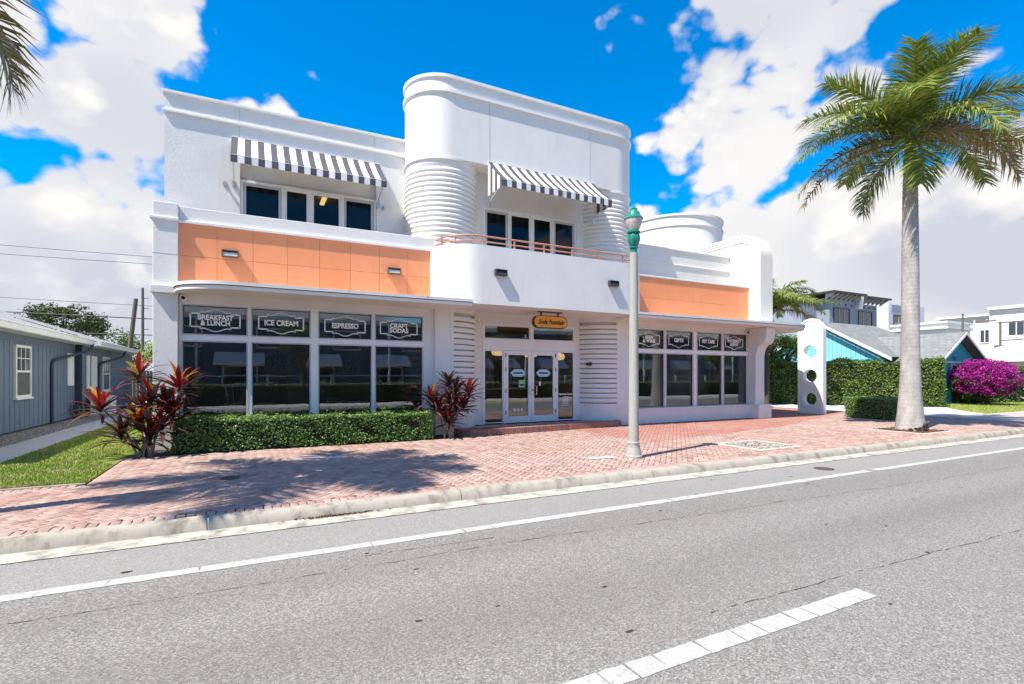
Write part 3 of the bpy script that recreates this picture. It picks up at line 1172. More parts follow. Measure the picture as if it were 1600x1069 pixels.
canopy(can_l, 'left')
canopy(can_r, 'right')
for x in (0.3, 2.1, 3.9, 12.4, 14.4, 16.2):
    G().lathe([(0.07, 3.432), (0.07, 3.424), (0.05, 3.424), (0.0, 3.428)], x, 12.85, 16).build('downlight', M['alu'], bld, smooth=True)

# --- orange panel bands
G().box(-1.385, 4.7, 13.415, 13.6, 3.6, 4.985).build('panel_backing', M['orange_seam'], bld)
edges = np.linspace(-1.385, 4.465, 9)
for i in range(8):
    for z0, z1 in ((3.60, 4.268), (4.274, 4.98)):
        G().box(edges[i] + .003, edges[i + 1] - .003, 13.385, 13.414, z0, z1).build('orange_panel', M['orange'], bld)
G().box(11.0, 17.095, 13.415, 13.6, 3.6, 4.985).build('panel_backing', M['orange_seam'], bld)
for i in range(2):
    for z0, z1 in ((3.60, 4.268), (4.274, 4.98)):
        a, b = 11.235 + i * 2.93, 11.235 + (i + 1) * 2.93
        G().box(a + .002, b - .002, 13.385, 13.414, z0, z1).build('orange_panel', M['orange'], bld)
# parapets and ledges
G().box(-1.385, 5.2, 13.42, 13.62, 4.986, 5.36).build('parapet', ST, bld, bevel=0.012)
G().box(-1.385, 4.75, 13.335, 13.45, 4.985, 5.045).build('ledge_moulding', TR, bld, bevel=0.01)
G().box(10.9, 17.095, 13.35, 13.62, 4.986, 5.04).build('ledge_moulding', TR, bld, bevel=0.01)
G().box(10.9, 17.095, 14.26, 14.46, 4.9, 6.30).build('setback_wall', ST, bld, bevel=0.01)
G().box(10.9, 17.095, 14.22, 14.50, 6.30, 6.36).build('coping', TR, bld, bevel=0.01)
G().box(10.9, 17.095, 14.225, 14.3, 5.74, 5.79).build('string_course', TR, bld, bevel=0.01)
G().box(-1.39, 17.1, 13.6, 24, 4.72, 4.9).build('terrace_roof', M['concrete'], bld)
G().box(-1.84, -1.4, 23.7, 24.0, 0, 4.7).build('rear_wall_pier', ST, bld)
G().box(-1.39, 17.8, 23.8, 24.0, 0, 8.4).build('rear_wall', ST, bld)
G().box(17.62, 17.80, 14.6, 15.9, 0, 6.2).build('side_wall', ST, bld)
G().box(17.62, 17.80, 19.6, 23.8, 0, 6.2).build('side_wall', ST, bld)

# --- upper storey, left block with its window recess
g = G()
g.box(-1.81, -0.21, 14.70, 14.9, 4.9, 8.40)
g.box(3.21, 5.2, 14.70, 14.9, 4.9, 8.40)
g.box(-0.21, 3.21, 14.70, 14.9, 7.04, 8.40)
g.box(-0.21, 3.21, 14.70, 14.9, 4.9, 5.14)
g.box(-1.81, -1.61, 14.9, 23.8, 4.9, 8.40)
up_l = g.build('upper_wall', ST, bld)
G().box(-0.21, 3.21, 14.845, 14.9, 6.62, 7.04).build('recess_panel', ST, bld)
G().box(-1.86, 5.2, 14.645, 14.95, 8.40, 8.47).build('coping', TR, bld, bevel=0.01)
G().box(-1.845, 5.2, 14.64, 14.80, 7.94, 8.005).build('string_course', TR, bld, bevel=0.012)
G().box(-1.6, 5.2, 14.9, 23.7, 8.15, 8.3).build('roof', M['concrete'], bld)
for x in (-0.23, 3.16):
    G().box(x, x + 0.010, 14.697, 14.71, 7.06, 8.40).build('control_joint', M['grey_alu'], up_l)

# --- upper storey, central rounded block on its two ribbed drums
def stadium(o):
    r = 1.03 + o
    p = [(5.0 - r * math.cos(q), 14.33 - r * math.sin(q)) for q in np.linspace(-PI / 2, PI / 2, 29)]
    return p + [(10.7 + r * math.sin(q), 14.33 - r * math.cos(q)) for q in np.linspace(0, PI, 29)]


G().prism(stadium(0), 7.62, 9.80).build('rounded_block', ST, bld, smooth=True)
G().prism(stadium(0.05), 9.80, 9.88).build('coping', TR, bld, smooth=True)
G().prism(stadium(0.06), 9.40, 9.47).build('string_course', TR, bld, smooth=True)
for x in (6.1, 9.6):
    G().box(x - 0.006, x + 0.006, 13.295, 13.31, 7.63, 9.40).build('control_joint', M['grey_alu'], bld)
for x in (5.0, 10.7):
    a0, a1 = (PI * 0.60, PI * 2.16) if x < XC else (PI * 0.84, PI * 2.40)
    G().lathe([(1.0, 4.9), (1.0, 7.40), (1.015, 7.42), (1.015, 7.56), (1.06, 7.565), (1.06, 7.622)], x, 14.33, 56).build('drum', ST, bld, smooth=True)
    G().lathe([(1.012, 0.0), (1.012, 0.70), (0.90, 0.715), (0.90, 3.36), (1.0, 3.37), (1.0, 3.5)], x, 14.33, 56).build('drum', ST, bld, smooth=True)


def rib_mesh(name, p, r0, bulge, square=0.75, fill=0.93):
    prof = [(r0 + bulge * math.sin(q) ** square, p * (0.5 - 0.5 * math.cos(q)) * fill) for q in np.linspace(0.02, PI - 0.02, 8)]
    return G().lathe(prof, 0, 0, 56, cap=False).mesh(name, ST, True)


drums = [o for o in bld.children if o.name.split('.')[0] == 'drum']
upper_rib = rib_mesh('rib', 0.138, 0.985, 0.065)
lower_rib = rib_mesh('rib', 0.160, 0.895, 0.125, 0.22, 0.87)
for d_ in drums:
    zs = [v.co.z for v in d_.data.vertices]
    xx = 5.0 if np.mean([v.co.x for v in d_.data.vertices]) < XC else 10.7
    if min(zs) > 3:
        n0, z0, p, me = 17, 5.02, 0.138, upper_rib
    else:
        n0, z0, p, me = 16, 0.74, 0.160, lower_rib
    for i in range(n0):
        o = link('rib', me, d_)
        o.location = (xx, 14.33, z0 + i * p)
# recess between the drums, upper floor
G().box(5.9, 6.19, 13.90, 14.05, 4.3, 7.62).build('recess_wall', ST, bld)
G().box(9.51, 9.85, 13.90, 14.05, 4.3, 7.62).build('recess_wall', ST, bld)
G().box(6.19, 9.51, 13.90, 14.05, 6.64, 7.62).build('recess_wall', ST, bld)
# balcony block
bal = G().prism(rfront(4.37, 11.33, 12.30, 14.2, 1.06, 16), 3.50, 4.30).build('balcony_slab', ST, bld, smooth=True)
outer = rfront(4.37, 11.33, 12.30, 13.6, 1.06, 16)[2:]
outer = [(4.37, 13.6)] + outer + [(11.33, 13.6)]
inner = rfront(4.52, 11.18, 12.45, 13.6, 0.91, 16)[2:]
inner = [(4.52, 13.6)] + inner + [(11.18, 13.6)]
n = len(outer)
g = G()
vs = [(p[0], p[1], 4.30) for p in outer] + [(p[0], p[1], 5.05) for p in outer] + [(p[0], p[1], 4.30) for p in inner] + [(p[0], p[1], 5.05) for p in inner]
fs = []
for i in range(n - 1):
    fs += [(i, i + 1, n + i + 1, n + i), (2 * n + i + 1, 2 * n + i, 3 * n + i, 3 * n + i + 1), (n + i, n + i + 1, 3 * n + i + 1, 3 * n + i)]
g.add(vs, fs)
g.build('balcony_parapet', ST, bld, smooth=True)
rl = rfront(4.55, 11.15, 12.42, 13.5, 0.95, 14)[2:]
rl = [(4.55, 13.35)] + rl + [(11.15, 13.35)]
rail = G().tube([(p[0], p[1], 5.315) for p in rl], 0.024, 8).build('railing', M['rail'], bld, smooth=True)
G().tube([(p[0], p[1], 5.175) for p in rl], 0.018, 8).build('lower_rail', M['rail'], rail, smooth=True)
posts = [(4.55, 13.0), (4.83, 12.70)] + [(x, 12.42) for x in np.linspace(5.5, 10.2, 6)] + [(10.87, 12.70), (11.15, 13.0)]
for x, y in posts:
    G().box(x - 0.02, x + 0.02, y - 0.02, y + 0.02, 5.05, 5.31).build('baluster', M['rail'], rail)

# --- stair tower on the roof at the right
G().lathe([(2.10, 0.0), (2.10, 8.02), (2.15, 8.03), (2.15, 8.09), (2.10, 8.10), (2.10, 8.45), (2.16, 8.46), (2.16, 8.54), (1.9, 8.54), (1.9, 8.3), (0, 8.3)], 17.6, 17.8, 64).build('round_tower', ST, bld, smooth=True)

# --- entrance podium of brick
pod = [(4.98, 13.27), (5.02, 12.98), (5.25, 12.70), (5.7, 12.56), (6.5, 12.60), (7.6, 12.72), (8.8, 12.84), (9.8, 12.92), (10.45, 13.0), (10.70, 13.13), (10.74, 13.27), (10.7, 13.29), (10.7, 14.2), (5.0, 14.2), (5.0, 13.29)]
step = G().prism(pod, -0.02, 0.150).build('brick_step', M['mortar'], bld)
# coping bricks stand on edge along the curved front
path = pod[0:11]
seg = []
for (a, b), (c, d) in zip(path[:-1], path[1:]):
    L = math.hypot(c - a, d - b)
    m_ = max(1, int(round(L / 0.072)))
    for i in range(m_):
        t = (i + 0.5) / m_
        seg.append((a + (c - a) * t, b + (d - b) * t, math.atan2(d - b, c - a), L / m_))
nose = G().box(-0.030, 0.030, -0.008, 0.19, 0.0, 0.172).mesh('step_brick', M['brick_red'])
for (x, y, a, w) in seg:
    o = link('step_brick', nose, step)
    o.location = (x, y, 0.0)
    o.rotation_euler = (0, 0, a)
for i in range(27):
    for j in range(6):
        x0, y0 = 5.1 + i * 0.205 + (0.1 if j % 2 else 0), 13.16 + j * 0.105
        if x0 < 10.5 and not (math.hypot(x0 - 5.0, y0 - 14.33) < 1.1 or math.hypot(x0 - 10.7, y0 - 14.33) < 1.1):
            o = link('floor_brick', brick_me, step)
            o.location = (x0, y0, 0.168)

# ------------------------------------------------------------------ windows, doors, lettering
def turn(o, loc):
    """stand a lathe turned about z so that it points to the street"""
    o.location = loc
    o.rotation_euler = (PI / 2, 0, 0)
    return o


def text(name, body, x, y, z, size, mat, parent, bold=0.0, shear=0.0, sxx=1.0, align='CENTER', rot=(PI / 2, 0, 0), ext=0.002, line=1.0):
    c = bpy.data.curves.new(name, 'FONT')
    c.body = body
    c.size = size
    c.align_x = align
    c.align_y = 'CENTER'
    c.offset = bold
    c.shear = shear
    c.extrude = ext
    c.resolution_u = 4
    c.materials.append(mat)
    c.space_line = line
    tmp = bpy.data.objects.new(name, c)
    col.objects.link(tmp)
    me = bpy.data.meshes.new_from_object(tmp.evaluated_get(bpy.context.evaluated_depsgraph_get()))
    me.name = name
    bpy.data.objects.remove(tmp)
    o = bpy.data.objects.new(name, me)
    col.objects.link(o)
    o.location = (x, y, z)
    o.rotation_euler = rot
    o.scale = (sxx, 1, 1)
    if parent is not None:
        attach(o, parent)
    return o


def frame_y(g, x0, x1, z0, z1, w, y0, y1, mi=0):
    g.box(x0, x1, y0, y1, z0, z0 + w, mi)
    g.box(x0, x1, y0, y1, z1 - w, z1, mi)
    g.box(x0, x0 + w, y0, y1, z0 + w, z1 - w, mi)
    g.box(x1 - w, x1, y0, y1, z0 + w, z1 - w, mi)
    return g


def pane(x0, x1, z0, z1, y, parent, mat=None, name='pane'):
    g = G()
    me = bpy.data.meshes.new(name)                       # the face looks to the street, so no re-orienting here
    me.from_pydata([(x0, y, z0), (x1, y, z0), (x1, y, z1), (x0, y, z1)], [], [(0, 1, 2, 3)])
    me.materials.append(mat or M['glass'])
    return link(name, me, parent)


def sign_border(cx, cz, w, h, y, parent):
    """ornamental outline: a box whose top and bottom swell into a wave between two notches"""
    a, b = w / 2, h / 2
    e = b * 0.60
    pts = [(-a, e), (-a * 0.62, e), (-a * 0.62, e + b * 0.16), (-a * 0.50, e + b * 0.12)]
    pts += [(-a * 0.50 + a * t, e + b * 0.12 + (b - e - b * 0.12) * 0.5 * (1 - math.cos(2 * PI * t))) for t in np.linspace(0.12, 0.88, 9)]
    pts += [(a * 0.50, e + b * 0.12), (a * 0.62, e + b * 0.16), (a * 0.62, e), (a, e)]
    pts += [(px, -pz) for px, pz in reversed(pts)]
    P = [(cx + px, y, cz + pz) for px, pz in pts]
    P.append(P[0])
    g = G()
    for p, q in zip(P[:-1], P[1:]):
        v = Vector(q) - Vector(p)
        l = v.length
        if l < 1e-5:
            continue
        d = v / l
        nrm = Vector((-d.z, 0, d.x)) * 0.0135
        p2, q2 = Vector(p) - d * 0.009, Vector(q) + d * 0.009
        g.add([p2 - nrm, q2 - nrm, q2 + nrm, p2 + nrm], [(0, 1, 2, 3)])
    return g.build('sign_border', M['letter'], parent)


YG = 13.455
left_bays = [(-1.31, -0.06, 'BREAKFAST\n& LUNCH'), (0.06, 1.31, 'ICE CREAM'), (1.53, 2.79, 'ESPRESSO'), (2.91, 4.15, 'CRAFT\nSODAS')]
right_bays = [(mx(4.15), mx(2.91), 'BEER\n& WINE'), (mx(2.79), mx(1.53), 'GIFTS'), (mx(1.31), mx(0.06), 'PET CARE'), (mx(-0.06), mx(-1.31), 'MATERNITY\n& BABY')]
for s, bays in ((0, left_bays), (1, right_bays)):
    zb = 0.65 if s == 0 else 0.55
    # the aluminium grid that holds all the lights of one shop front
    g = G()
    xs0, xs1 = bays[0][0] - 0.07, bays[3][1] + 0.07
    g.box(xs0, xs1, 13.40, 13.50, zb - 0.05, zb)
    g.box(xs0, xs1, 13.40, 13.50, 2.37, 2.55)
    g.box(xs0, xs1, 13.40, 13.50, 3.18, 3.235)
    for z0, z1 in ((zb, 2.37), (2.55, 3.18)):
        g.box(xs0, xs0 + 0.07, 13.40, 13.50, z0, z1)
        g.box(xs1 - 0.07, xs1, 13.40, 13.50, z0, z1)
        for a, b in ((bays[0][1], bays[1][0]), (bays[1][1], bays[2][0]), (bays[2][1], bays[3][0])):
            g.box(a, b, 13.40, 13.50, z0, z1)
    shopfront = g.build('shopfront_frame', M['alu'], bld, bevel=0.006)
    for a, b, _ in bays:
        for z0, z1 in ((zb, 2.37), (2.55, 3.18)):
            frame_y(G(), a - 0.028, b + 0.028, z0 - 0.028, z1 + 0.028, 0.026, 13.385, 13.399).build('glazing_bead', M['grey_alu'], shopfront)
    G().box(xs0 - 0.04, xs1 + 0.04, 13.27 if s else 13.30, 13.40, zb - 0.075, zb - 0.03).build('sill', TR, bld, bevel=0.006)
    for a, b, body in bays:
        w = frame_y(G(), a + .002, b - .002, zb + .002, 2.368, 0.012, 13.43, 13.47).build('shop_window', M['dark_line'], bld)
        pane(a + .014, b - .014, zb + .014, 2.356, YG, w)
        w = frame_y(G(), a + .002, b - .002, 2.552, 3.178, 0.012, 13.43, 13.47).build('transom_window', M['dark_line'], bld)
        pane(a + .014, b - .014, 2.564, 3.166, YG, w)
        pane(a + .015, b - .015, 2.565, 3.165, YG + 0.012, w, M['film'], 'window_film')
        cx, cz = (a + b) / 2, 2.865
        sw = 0.98 if s == 0 else 0.94
        sign_border(cx, cz, sw, 0.50, YG - 0.006, w)
        two = '\n' in body
        t = text('lettering', body, cx, YG - 0.007, cz, 0.158 if two else 0.175, M['letter'], w, 0.006, 0, 1.0, line=0.80)
        longest = max(len(q) for q in body.split('\n'))
        if longest >= 8:
            t.scale = (0.86, 1, 1)

# rooms behind the glass
g, gc = G(), G()
for x0, x1, y0 in ((-1.38, 5.0, 13.52), (5.0, 10.7, 14.26), (10.7, 17.08, 13.52)):
    g.add([(x0, y0, 0.16), (x1, y0, 0.16), (x1, 20.0, 0.16), (x0, 20.0, 0.16)], [(0, 1, 2, 3)])
    gc.box(x0, x1, y0, 20.0, 3.30, 3.40)
g.build('shop_floor', M['roomfloor'], bld)
gc.build('shop_ceiling', M['room'], bld)
G().box(-1.38, 17.08, 19.6, 19.75, 0.16, 3.3).build('shop_back_wall', M['room'], bld)
G().box(4.5, 4.62, 15.4, 19.6, 0.16, 3.3).build('partition', M['room'], bld)
G().box(11.0, 11.12, 15.4, 19.6, 0.16, 3.3).build('partition', M['room'], bld)
for x in (1.2, 6.6, 9.2, 14.2):
    G().box(x, x + 0.9, 19.54, 19.6, 0.16, 2.3).build('inner_door', M['old_white'] if x in (1.2, 14.2) else M['wood'], bld)

# upstairs windows: two sets of four sliding lights
def slider(x0, x1, z0, z1, y, cuts, nm):
    fr = frame_y(G(), x0, x1, z0, z1, 0.06, y, y + 0.10)
    for c in cuts[1:-1]:
        fr.box(c - 0.035, c + 0.035, y, y + 0.10, z0 + 0.06, z1 - 0.06)
    f = fr.build('window_frame', M['alu'], bld, bevel=0.004)
    for i in range(4):
        a, b = cuts[i] + (0.06 if i == 0 else 0.035), cuts[i + 1] - (0.06 if i == 3 else 0.035)
        sa = frame_y(G(), a + .002, b - .002, z0 + .062, z1 - .062, 0.055 if i in (1, 2) else 0.07, y + 0.03, y + 0.07).build('sash', M['alu'] if i in (1, 2) else M['grey_alu'], bld)
        pane(a + .06, b - .06, z0 + .12, z1 - .12, y + 0.05, sa, M['glass_up'])
        if i in (0, 3):
            pane(a + .061, b - .061, z0 + .121, z1 - .121, y + 0.064, sa, M['blind'], 'blind')
    return f


slider(-0.205, 3.205, 5.145, 6.618, 14.74, [-0.205, 0.79, 1.46, 2.29, 3.205], 'left')
slider(6.192, 9.508, 4.32, 6.638, 13.93, [6.192, 7.05, 7.85, 8.62, 9.508], 'centre')
for (x0, x1, y0, z0, z1) in ((-1.55, 5.0, 14.92, 4.92, 8.1), (6.0, 9.7, 14.06, 4.32, 7.6)):
    g = G()
    y1 = y0 + 4.0
    g.add([(x0, y0, z0), (x1, y0, z0), (x1, y1, z0), (x0, y1, z0), (x0, y0, 7.0), (x1, y0, 7.0), (x1, y1, 7.0), (x0, y1, 7.0)],
          [(0, 1, 2, 3), (4, 5, 6, 7), (2, 3, 7, 6), (0, 3, 7, 4), (1, 2, 6, 5)])
    g.build('upstairs_room', M['room'], bld)
tl = G().box(1.9, 2.02, 15.4, 16.5, 6.80, 6.86).build('fluorescent_light', M['tube'])
tag(tl, 'lit yellow ceiling tube seen through the upper left window', 'ceiling light')

# entrance doors
YD = 14.05
g = G()
g.box(5.95, 9.75, 14.08, 14.25, 3.21, 3.50)
g.box(5.95, 6.22, 14.08, 14.25, 0.15, 3.21)
g.box(9.56, 9.80, 14.08, 14.25, 0.15, 3.21)
g.build('porch_wall', ST, bld)
g = G()
g.box(6.22, 9.56, YD, 14.13, 3.16, 3.21)
g.box(6.22, 9.56, YD, 14.13, 2.40, 2.73)
for a, b in ((6.22, 6.27), (9.51, 9.56)):
    g.box(a, b, YD, 14.13, 0.15, 2.40)
    g.box(a, b, YD, 14.13, 2.73, 3.16)
g.box(7.86, 7.95, YD, 14.13, 2.73, 3.16)
for a, b in ((6.92, 6.98), (8.80, 8.86)):
    g.box(a, b, YD, 14.13, 0.15, 2.40)
g.build('door_frame', M['alu'], bld, bevel=0.006)
for a, b in ((6.27, 7.86), (7.95, 9.51)):
    w = frame_y(G(), a + .002, b - .002, 2.732, 3.158, 0.03, YD + .02, YD + .07).build('transom_window', M['alu'], bld)
    pane(a + .032, b - .032, 2.762, 3.128, YD + 0.05, w)
for a, b in ((6.27, 6.92), (8.86, 9.51)):
    w = frame_y(G(), a + .002, b - .002, 0.17, 2.398, 0.03, YD + .02, YD + .07).build('side_light', M['alu'], bld)
    pane(a + .032, b - .032, 0.20, 2.368, YD + 0.05, w)
    last_side = w
for i, (a, b) in enumerate(((6.985, 7.885), (7.895, 8.795))):
    g = G()
    y0, y1 = YD + .005, YD + .06
    g.box(a, b, y0, y1, 0.165, 0.36)
    g.box(a, b, y0, y1, 2.26, 2.395)
    g.box(a, a + 0.10, y0, y1, 0.36, 2.26)
    g.box(b - 0.10, b, y0, y1, 0.36, 2.26)
    d_ = g.build('door', M['alu'], bld, bevel=0.006)
    pane(a + 0.10, b - 0.10, 0.36, 2.26, YD + 0.035, d_)
    hx0 = b - 0.05 if i == 0 else a + 0.05
    s_ = -1 if i == 0 else 1
    if i == 1:
        G().tube([(hx0, y0, 1.30), (hx0, y0 - .06, 1.30), (hx0 + .10, y0 - .07, 1.30), (hx0 + .10, y0 - .07, 1.02), (hx0, y0 - .06, 1.02), (hx0, y0, 1.02)], 0.013, 8).build('handle', M['chrome'], d_, smooth=True)
        turn(G().lathe([(0.0, 0), (0.028, 0.0), (0.028, 0.02), (0, 0.02)], 0, 0, 12).build('lock', M['dark_line'], d_), (hx0, y0 - 0.002, 1.16))
    else:
        G().box(hx0 - .03, hx0 + .02, y0 - .012, y0 - .001, 1.02, 1.32).build('push_plate', M['chrome'], d_)
    for zz_ in (0.42, 1.10, 1.75, 2.20):
        hxx = a - 0.004 if i == 0 else b - 0.02
        G().box(hxx, hxx + 0.024, y0 - .016, y0 - .001, zz_, zz_ + 0.12).build('hinge', M['dark_line'], d_)
    cx = (a + b) / 2
    yy = YD + 0.030
    hexa = [(-0.27, 0), (-0.15, 0.115), (0.15, 0.115), (0.27, 0), (0.15, -0.115), (-0.15, -0.115)]
    G().prism([(cx + p, 1.70 + q) for p, q in hexa], yy, yy - 0.003, 'y').build('decal', M['teal_paper'], d_)
    G().box(cx - 0.17, cx + 0.17, yy - 0.006, yy - 0.004, 1.675, 1.725).build('decal_band', M['navy'], d_)
    if i == 0:
        G().box(cx + 0.02, cx + 0.24, yy - 0.004, yy - 0.001, 1.25, 1.48).build('notice', M['green_paper'], d_)
        G().box(cx + 0.06, cx + 0.21, yy - 0.007, yy - 0.005, 1.30, 1.36).build('notice_print', M['navy'], d_)
        for q in (-0.13, 0.0, 0.13):
            turn(G().lathe([(0.0, -0.001), (0.042, -0.001), (0.042, 0.0), (0, 0.0)], 0, 0, 16).build('round_decal', M['letter'], d_), (cx + q, yy - 0.002, 0.56))
    else:
        G().box(cx - 0.16, cx - 0.10, yy - 0.004, yy - 0.001, 1.30, 1.43).build('notice', M['letter'], d_)
text('lettering', 'Opening Hours', 9.19, YD + 0.044, 1.02, 0.085, M['letter'], last_side, 0.003)
for i, ww in enumerate((0.22, 0.26, 0.24, 0.26, 0.22, 0.24, 0.30)):
    zc = 0.93 - 0.042 * i - (0.02 if i == 6 else 0)
    G().box(9.19 - ww / 2, 9.19 + ww / 2, YD + 0.043, YD + 0.046, zc - 0.011, zc + 0.009).build('small_print', M['letter'], last_side)
G().box(9.0, 9.40, YD + 0.043, YD + 0.046, 0.556, 0.566).build('print_rule', M['letter'], last_side)

# ------------------------------------------------------------------ things fixed to or hung on the building
def awning(name, label, x0, x1, yw, yf, zt, zf, nst, close_side):
    t = thing(name, label, 'awning', ((x0 + x1) / 2, yw, zf), 'striped window awnings')
    xs = np.linspace(x0, x1, nst + 1)
    vh = 0.195
    cov, val = G(), G()
    for i in range(nst):
        a, b, mi = xs[i], xs[i + 1], 0 if i % 2 == 0 else 1
        n_ = 5
        for j in range(n_):
            t0, t1 = j / n_, (j + 1) / n_
            sag = lambda q: -0.035 * math.sin(PI * q)
            y0_, y1_ = yw + (yf - yw) * t0, yw + (yf - yw) * t1
            z0_, z1_ = zt + (zf - zt) * t0 + sag(t0), zt + (zf - zt) * t1 + sag(t1)
            cov.add([(a, y0_, z0_), (b, y0_, z0_), (b, y1_, z1_), (a, y1_, z1_)], [(0, 1, 2, 3)], mi)
        w = rng.normal(0, 0.006)
        val.add([(a, yf, zf), (b, yf, zf), (b, yf + w, zf - vh), (a, yf + w, zf - vh)], [(0, 1, 2, 3)], mi)
    c = cov.build('cover', [M['stripe_k'], M['stripe_w']], t)
    v = val.build('valance', [M['stripe_k'], M['stripe_w']], t)
    for x in (x0 + 0.003, x1 - 0.003):
        g = G()
        ns = 6
        for i in range(ns):
            y0_, y1_ = yw + (yf - yw) * i / ns, yw + (yf - yw) * (i + 1) / ns
            zt0, zt1 = zt + (zf - zt) * i / ns, zt + (zf - zt) * (i + 1) / ns
            zt0 -= 0.035 * math.sin(PI * i / ns) + 0.004
            zt1 -= 0.035 * math.sin(PI * (i + 1) / ns) + 0.004
            if close_side:
                g.add([(x, y0_, zt0), (x, y1_, zt1), (x, y1_, zf - vh), (x, y0_, zf - vh)], [(0, 1, 2, 3)], 1 if i % 2 == 0 else 0)
            else:
                g.add([(x, y0_, zt0), (x, y1_, zt1), (x, y1_, zt1 - 0.10), (x, y0_, zt0 - 0.10)], [(0, 1, 2, 3)], 1 if i % 2 == 0 else 0)
        g.build('side_flap', [M['stripe_k'], M['stripe_w']], t)
    for x in (x0 + 0.05, x1 - 0.05):
        G().tube([(x, yw - 0.01, zf - 0.42), (x, yw - 0.10, zf - 0.30), (x, yf + 0.02, zf - 0.03)], 0.014, 6).build('arm', M['chrome'], t, smooth=True)
        G().box(x - 0.03, x + 0.03, yw - 0.05, yw - 0.003, zf - 0.50, zf - 0.36).build('bracket', M['chrome'], t)
    G().tube([(x0 + .01, yf + 0.012, zf - 0.012), (x1 - .01, yf + 0.012, zf - 0.012)], 0.014, 8).build('front_bar', M['alu'], t, smooth=True)
    G().box(x0, x1, yw - 0.03, yw - 0.003, zt - 0.015, zt + 0.012).build('head_rail', M['stripe_w'], t)
    return t


awning('awning', 'long charcoal and white striped awning over the upper left window', -0.40, 3.29, 14.70, 13.80, 7.64, 6.87, 25, False)
awning('awning', 'charcoal and white striped awning with striped side over the balcony doors', 6.05, 9.75, 13.30, 12.38, 7.72, 6.93, 25, True)

WL = 'wall lights on the panels and balcony'
for x, y, z, lab in ((-0.39, 13.385, 4.40, 'rectangular wall light on the left of the orange panels'),
                     (3.37, 13.385, 4.36, 'rectangular wall light on the orange panels near the balcony'),
                     (5.95, 12.30, 4.36, 'dark rectangular wall light at the left of the white balcony front'),
                     (9.70, 12.30, 4.38, 'dark rectangular wall light at the right of the white balcony front')):
    t = thing('wall_light', lab, 'wall light', (x, y, z), WL)
    w = 0.17
    g = G()
    g.box(x - w, x + w, y - 0.11, y - 0.002, z + 0.055, z + 0.075)
    g.box(x - w, x + w, y - 0.11, y - 0.002, z - 0.085, z - 0.065)
    g.box(x - w, x - w + 0.02, y - 0.11, y - 0.002, z - 0.065, z + 0.055)
    g.box(x + w - 0.02, x + w, y - 0.11, y - 0.002, z - 0.065, z + 0.055)
    g.build('housing', M['wood'] if y > 13 else M['dark_line'], t)
    G().box(x - w + .02, x + w - .02, y - 0.03, y - 0.003, z - 0.065, z + 0.055).build('reflector', M['black'], t)
    G().prism([(y - 0.105, z - 0.062), (y - 0.03, z - 0.062), (y - 0.03, z + 0.03), (y - 0.085, z + 0.02)], x - w + .022, x + w - .022, 'x').build('louvre', M['grey_alu'] if y > 13 else M['dark_line'], t)

for x, y, z, lab in ((-0.54, 14.70, 6.40, 'small bullet spotlight left of the upper left window'), (3.42, 14.70, 6.40, 'small bullet spotlight right of the upper left window')):
    t = thing('spotlight', lab, 'spotlight', (x, y, z), 'bullet spotlights')
    b = G().lathe([(0.05, 0), (0.05, 0.02), (0.0, 0.02)], 0, 0, 14).build('base', M['chrome'], t, smooth=True)
    turn(b, (x, y - 0.001, z))
    G().tube([(x, y - 0.02, z), (x, y - 0.09, z + 0.01), (x, y - 0.20, z - 0.03)], [0.02, 0.045, 0.05], 12).build('barrel', M['chrome'], t, smooth=True)
for x, y, z, lab in ((-1.30, 13.36, 3.33, 'white dome camera under the left end of the canopy'), (16.98, 13.34, 3.28, 'dome camera under the canopy beside the right hand column'), (9.83, 13.70, 2.0, 'small black camera beside the entrance on the ribbed column')):
    t = thing('security_camera', lab, 'camera', (x, y, z), 'security cameras')
    if z > 3:
        b = G().lathe([(0.07, 0), (0.075, 0.03), (0.06, 0.05), (0.0, 0.05)], 0, 0, 18).build('housing', M['alu'], t, smooth=True)
        turn(b, (x, y + 0.03, z))
        b = G().lathe([(0.042, 0.05), (0.034, 0.075), (0.0, 0.085)], 0, 0, 16).build('lens', M['black'], t, smooth=True)
        turn(b, (x, y + 0.03, z))
    else:
        G().box(x - 0.01, x + 0.10, y - 0.05, y + 0.03, z - 0.05, z + 0.05).build('bracket', M['black'], t, bevel=0.01)
        G().tube([(x - 0.0, y - 0.02, z), (x - 0.12, y - 0.07, z - 0.01)], 0.045, 12).build('housing', M['black'], t, smooth=True)

# hanging sign
sg = thing('hanging_sign', 'orange pill-shaped sign hung under the balcony above the entrance', 'sign', (7.88, 12.9, 3.1))


def pill(w, h, r, n=10):
    p = []
    for cx, cz, a0 in ((w - r, h - r, 0), (-w + r, h - r, PI / 2), (-w + r, -h + r, PI), (w - r, -h + r, 1.5 * PI)):
        p += [(cx + r * math.cos(a0 + q), cz + r * math.sin(a0 + q)) for q in np.linspace(0, PI / 2, n)]
    return p


sx_, sz_ = 7.88, 3.19
G().prism([(sx_ + a, sz_ + b) for a, b in pill(0.58, 0.185, 0.18)], 12.86, 12.98, 'y').build('body', M['sign_k'], sg, smooth=True)
G().prism([(sx_ + a, sz_ + b) for a, b in pill(0.555, 0.162, 0.158)], 12.852, 12.859, 'y').build('face', M['sign_o'], sg)
text('lettering', 'Soda Fountain', sx_ + 0.01, 12.848, sz_ - 0.005, 0.185, M['sign_k'], sg, 0.006, 0.32, 0.84)
for q in (-0.30, 0.28):
    G().box(sx_ + q - 0.02, sx_ + q + 0.02, 12.90, 12.94, sz_ + 0.17, 3.472).build('hanger', M['rust'], sg)
G().box(sx_ - 0.42, sx_ + 0.42, 12.89, 12.95, 3.47, 3.497).build('mounting_bar', M['dark_line'], sg)

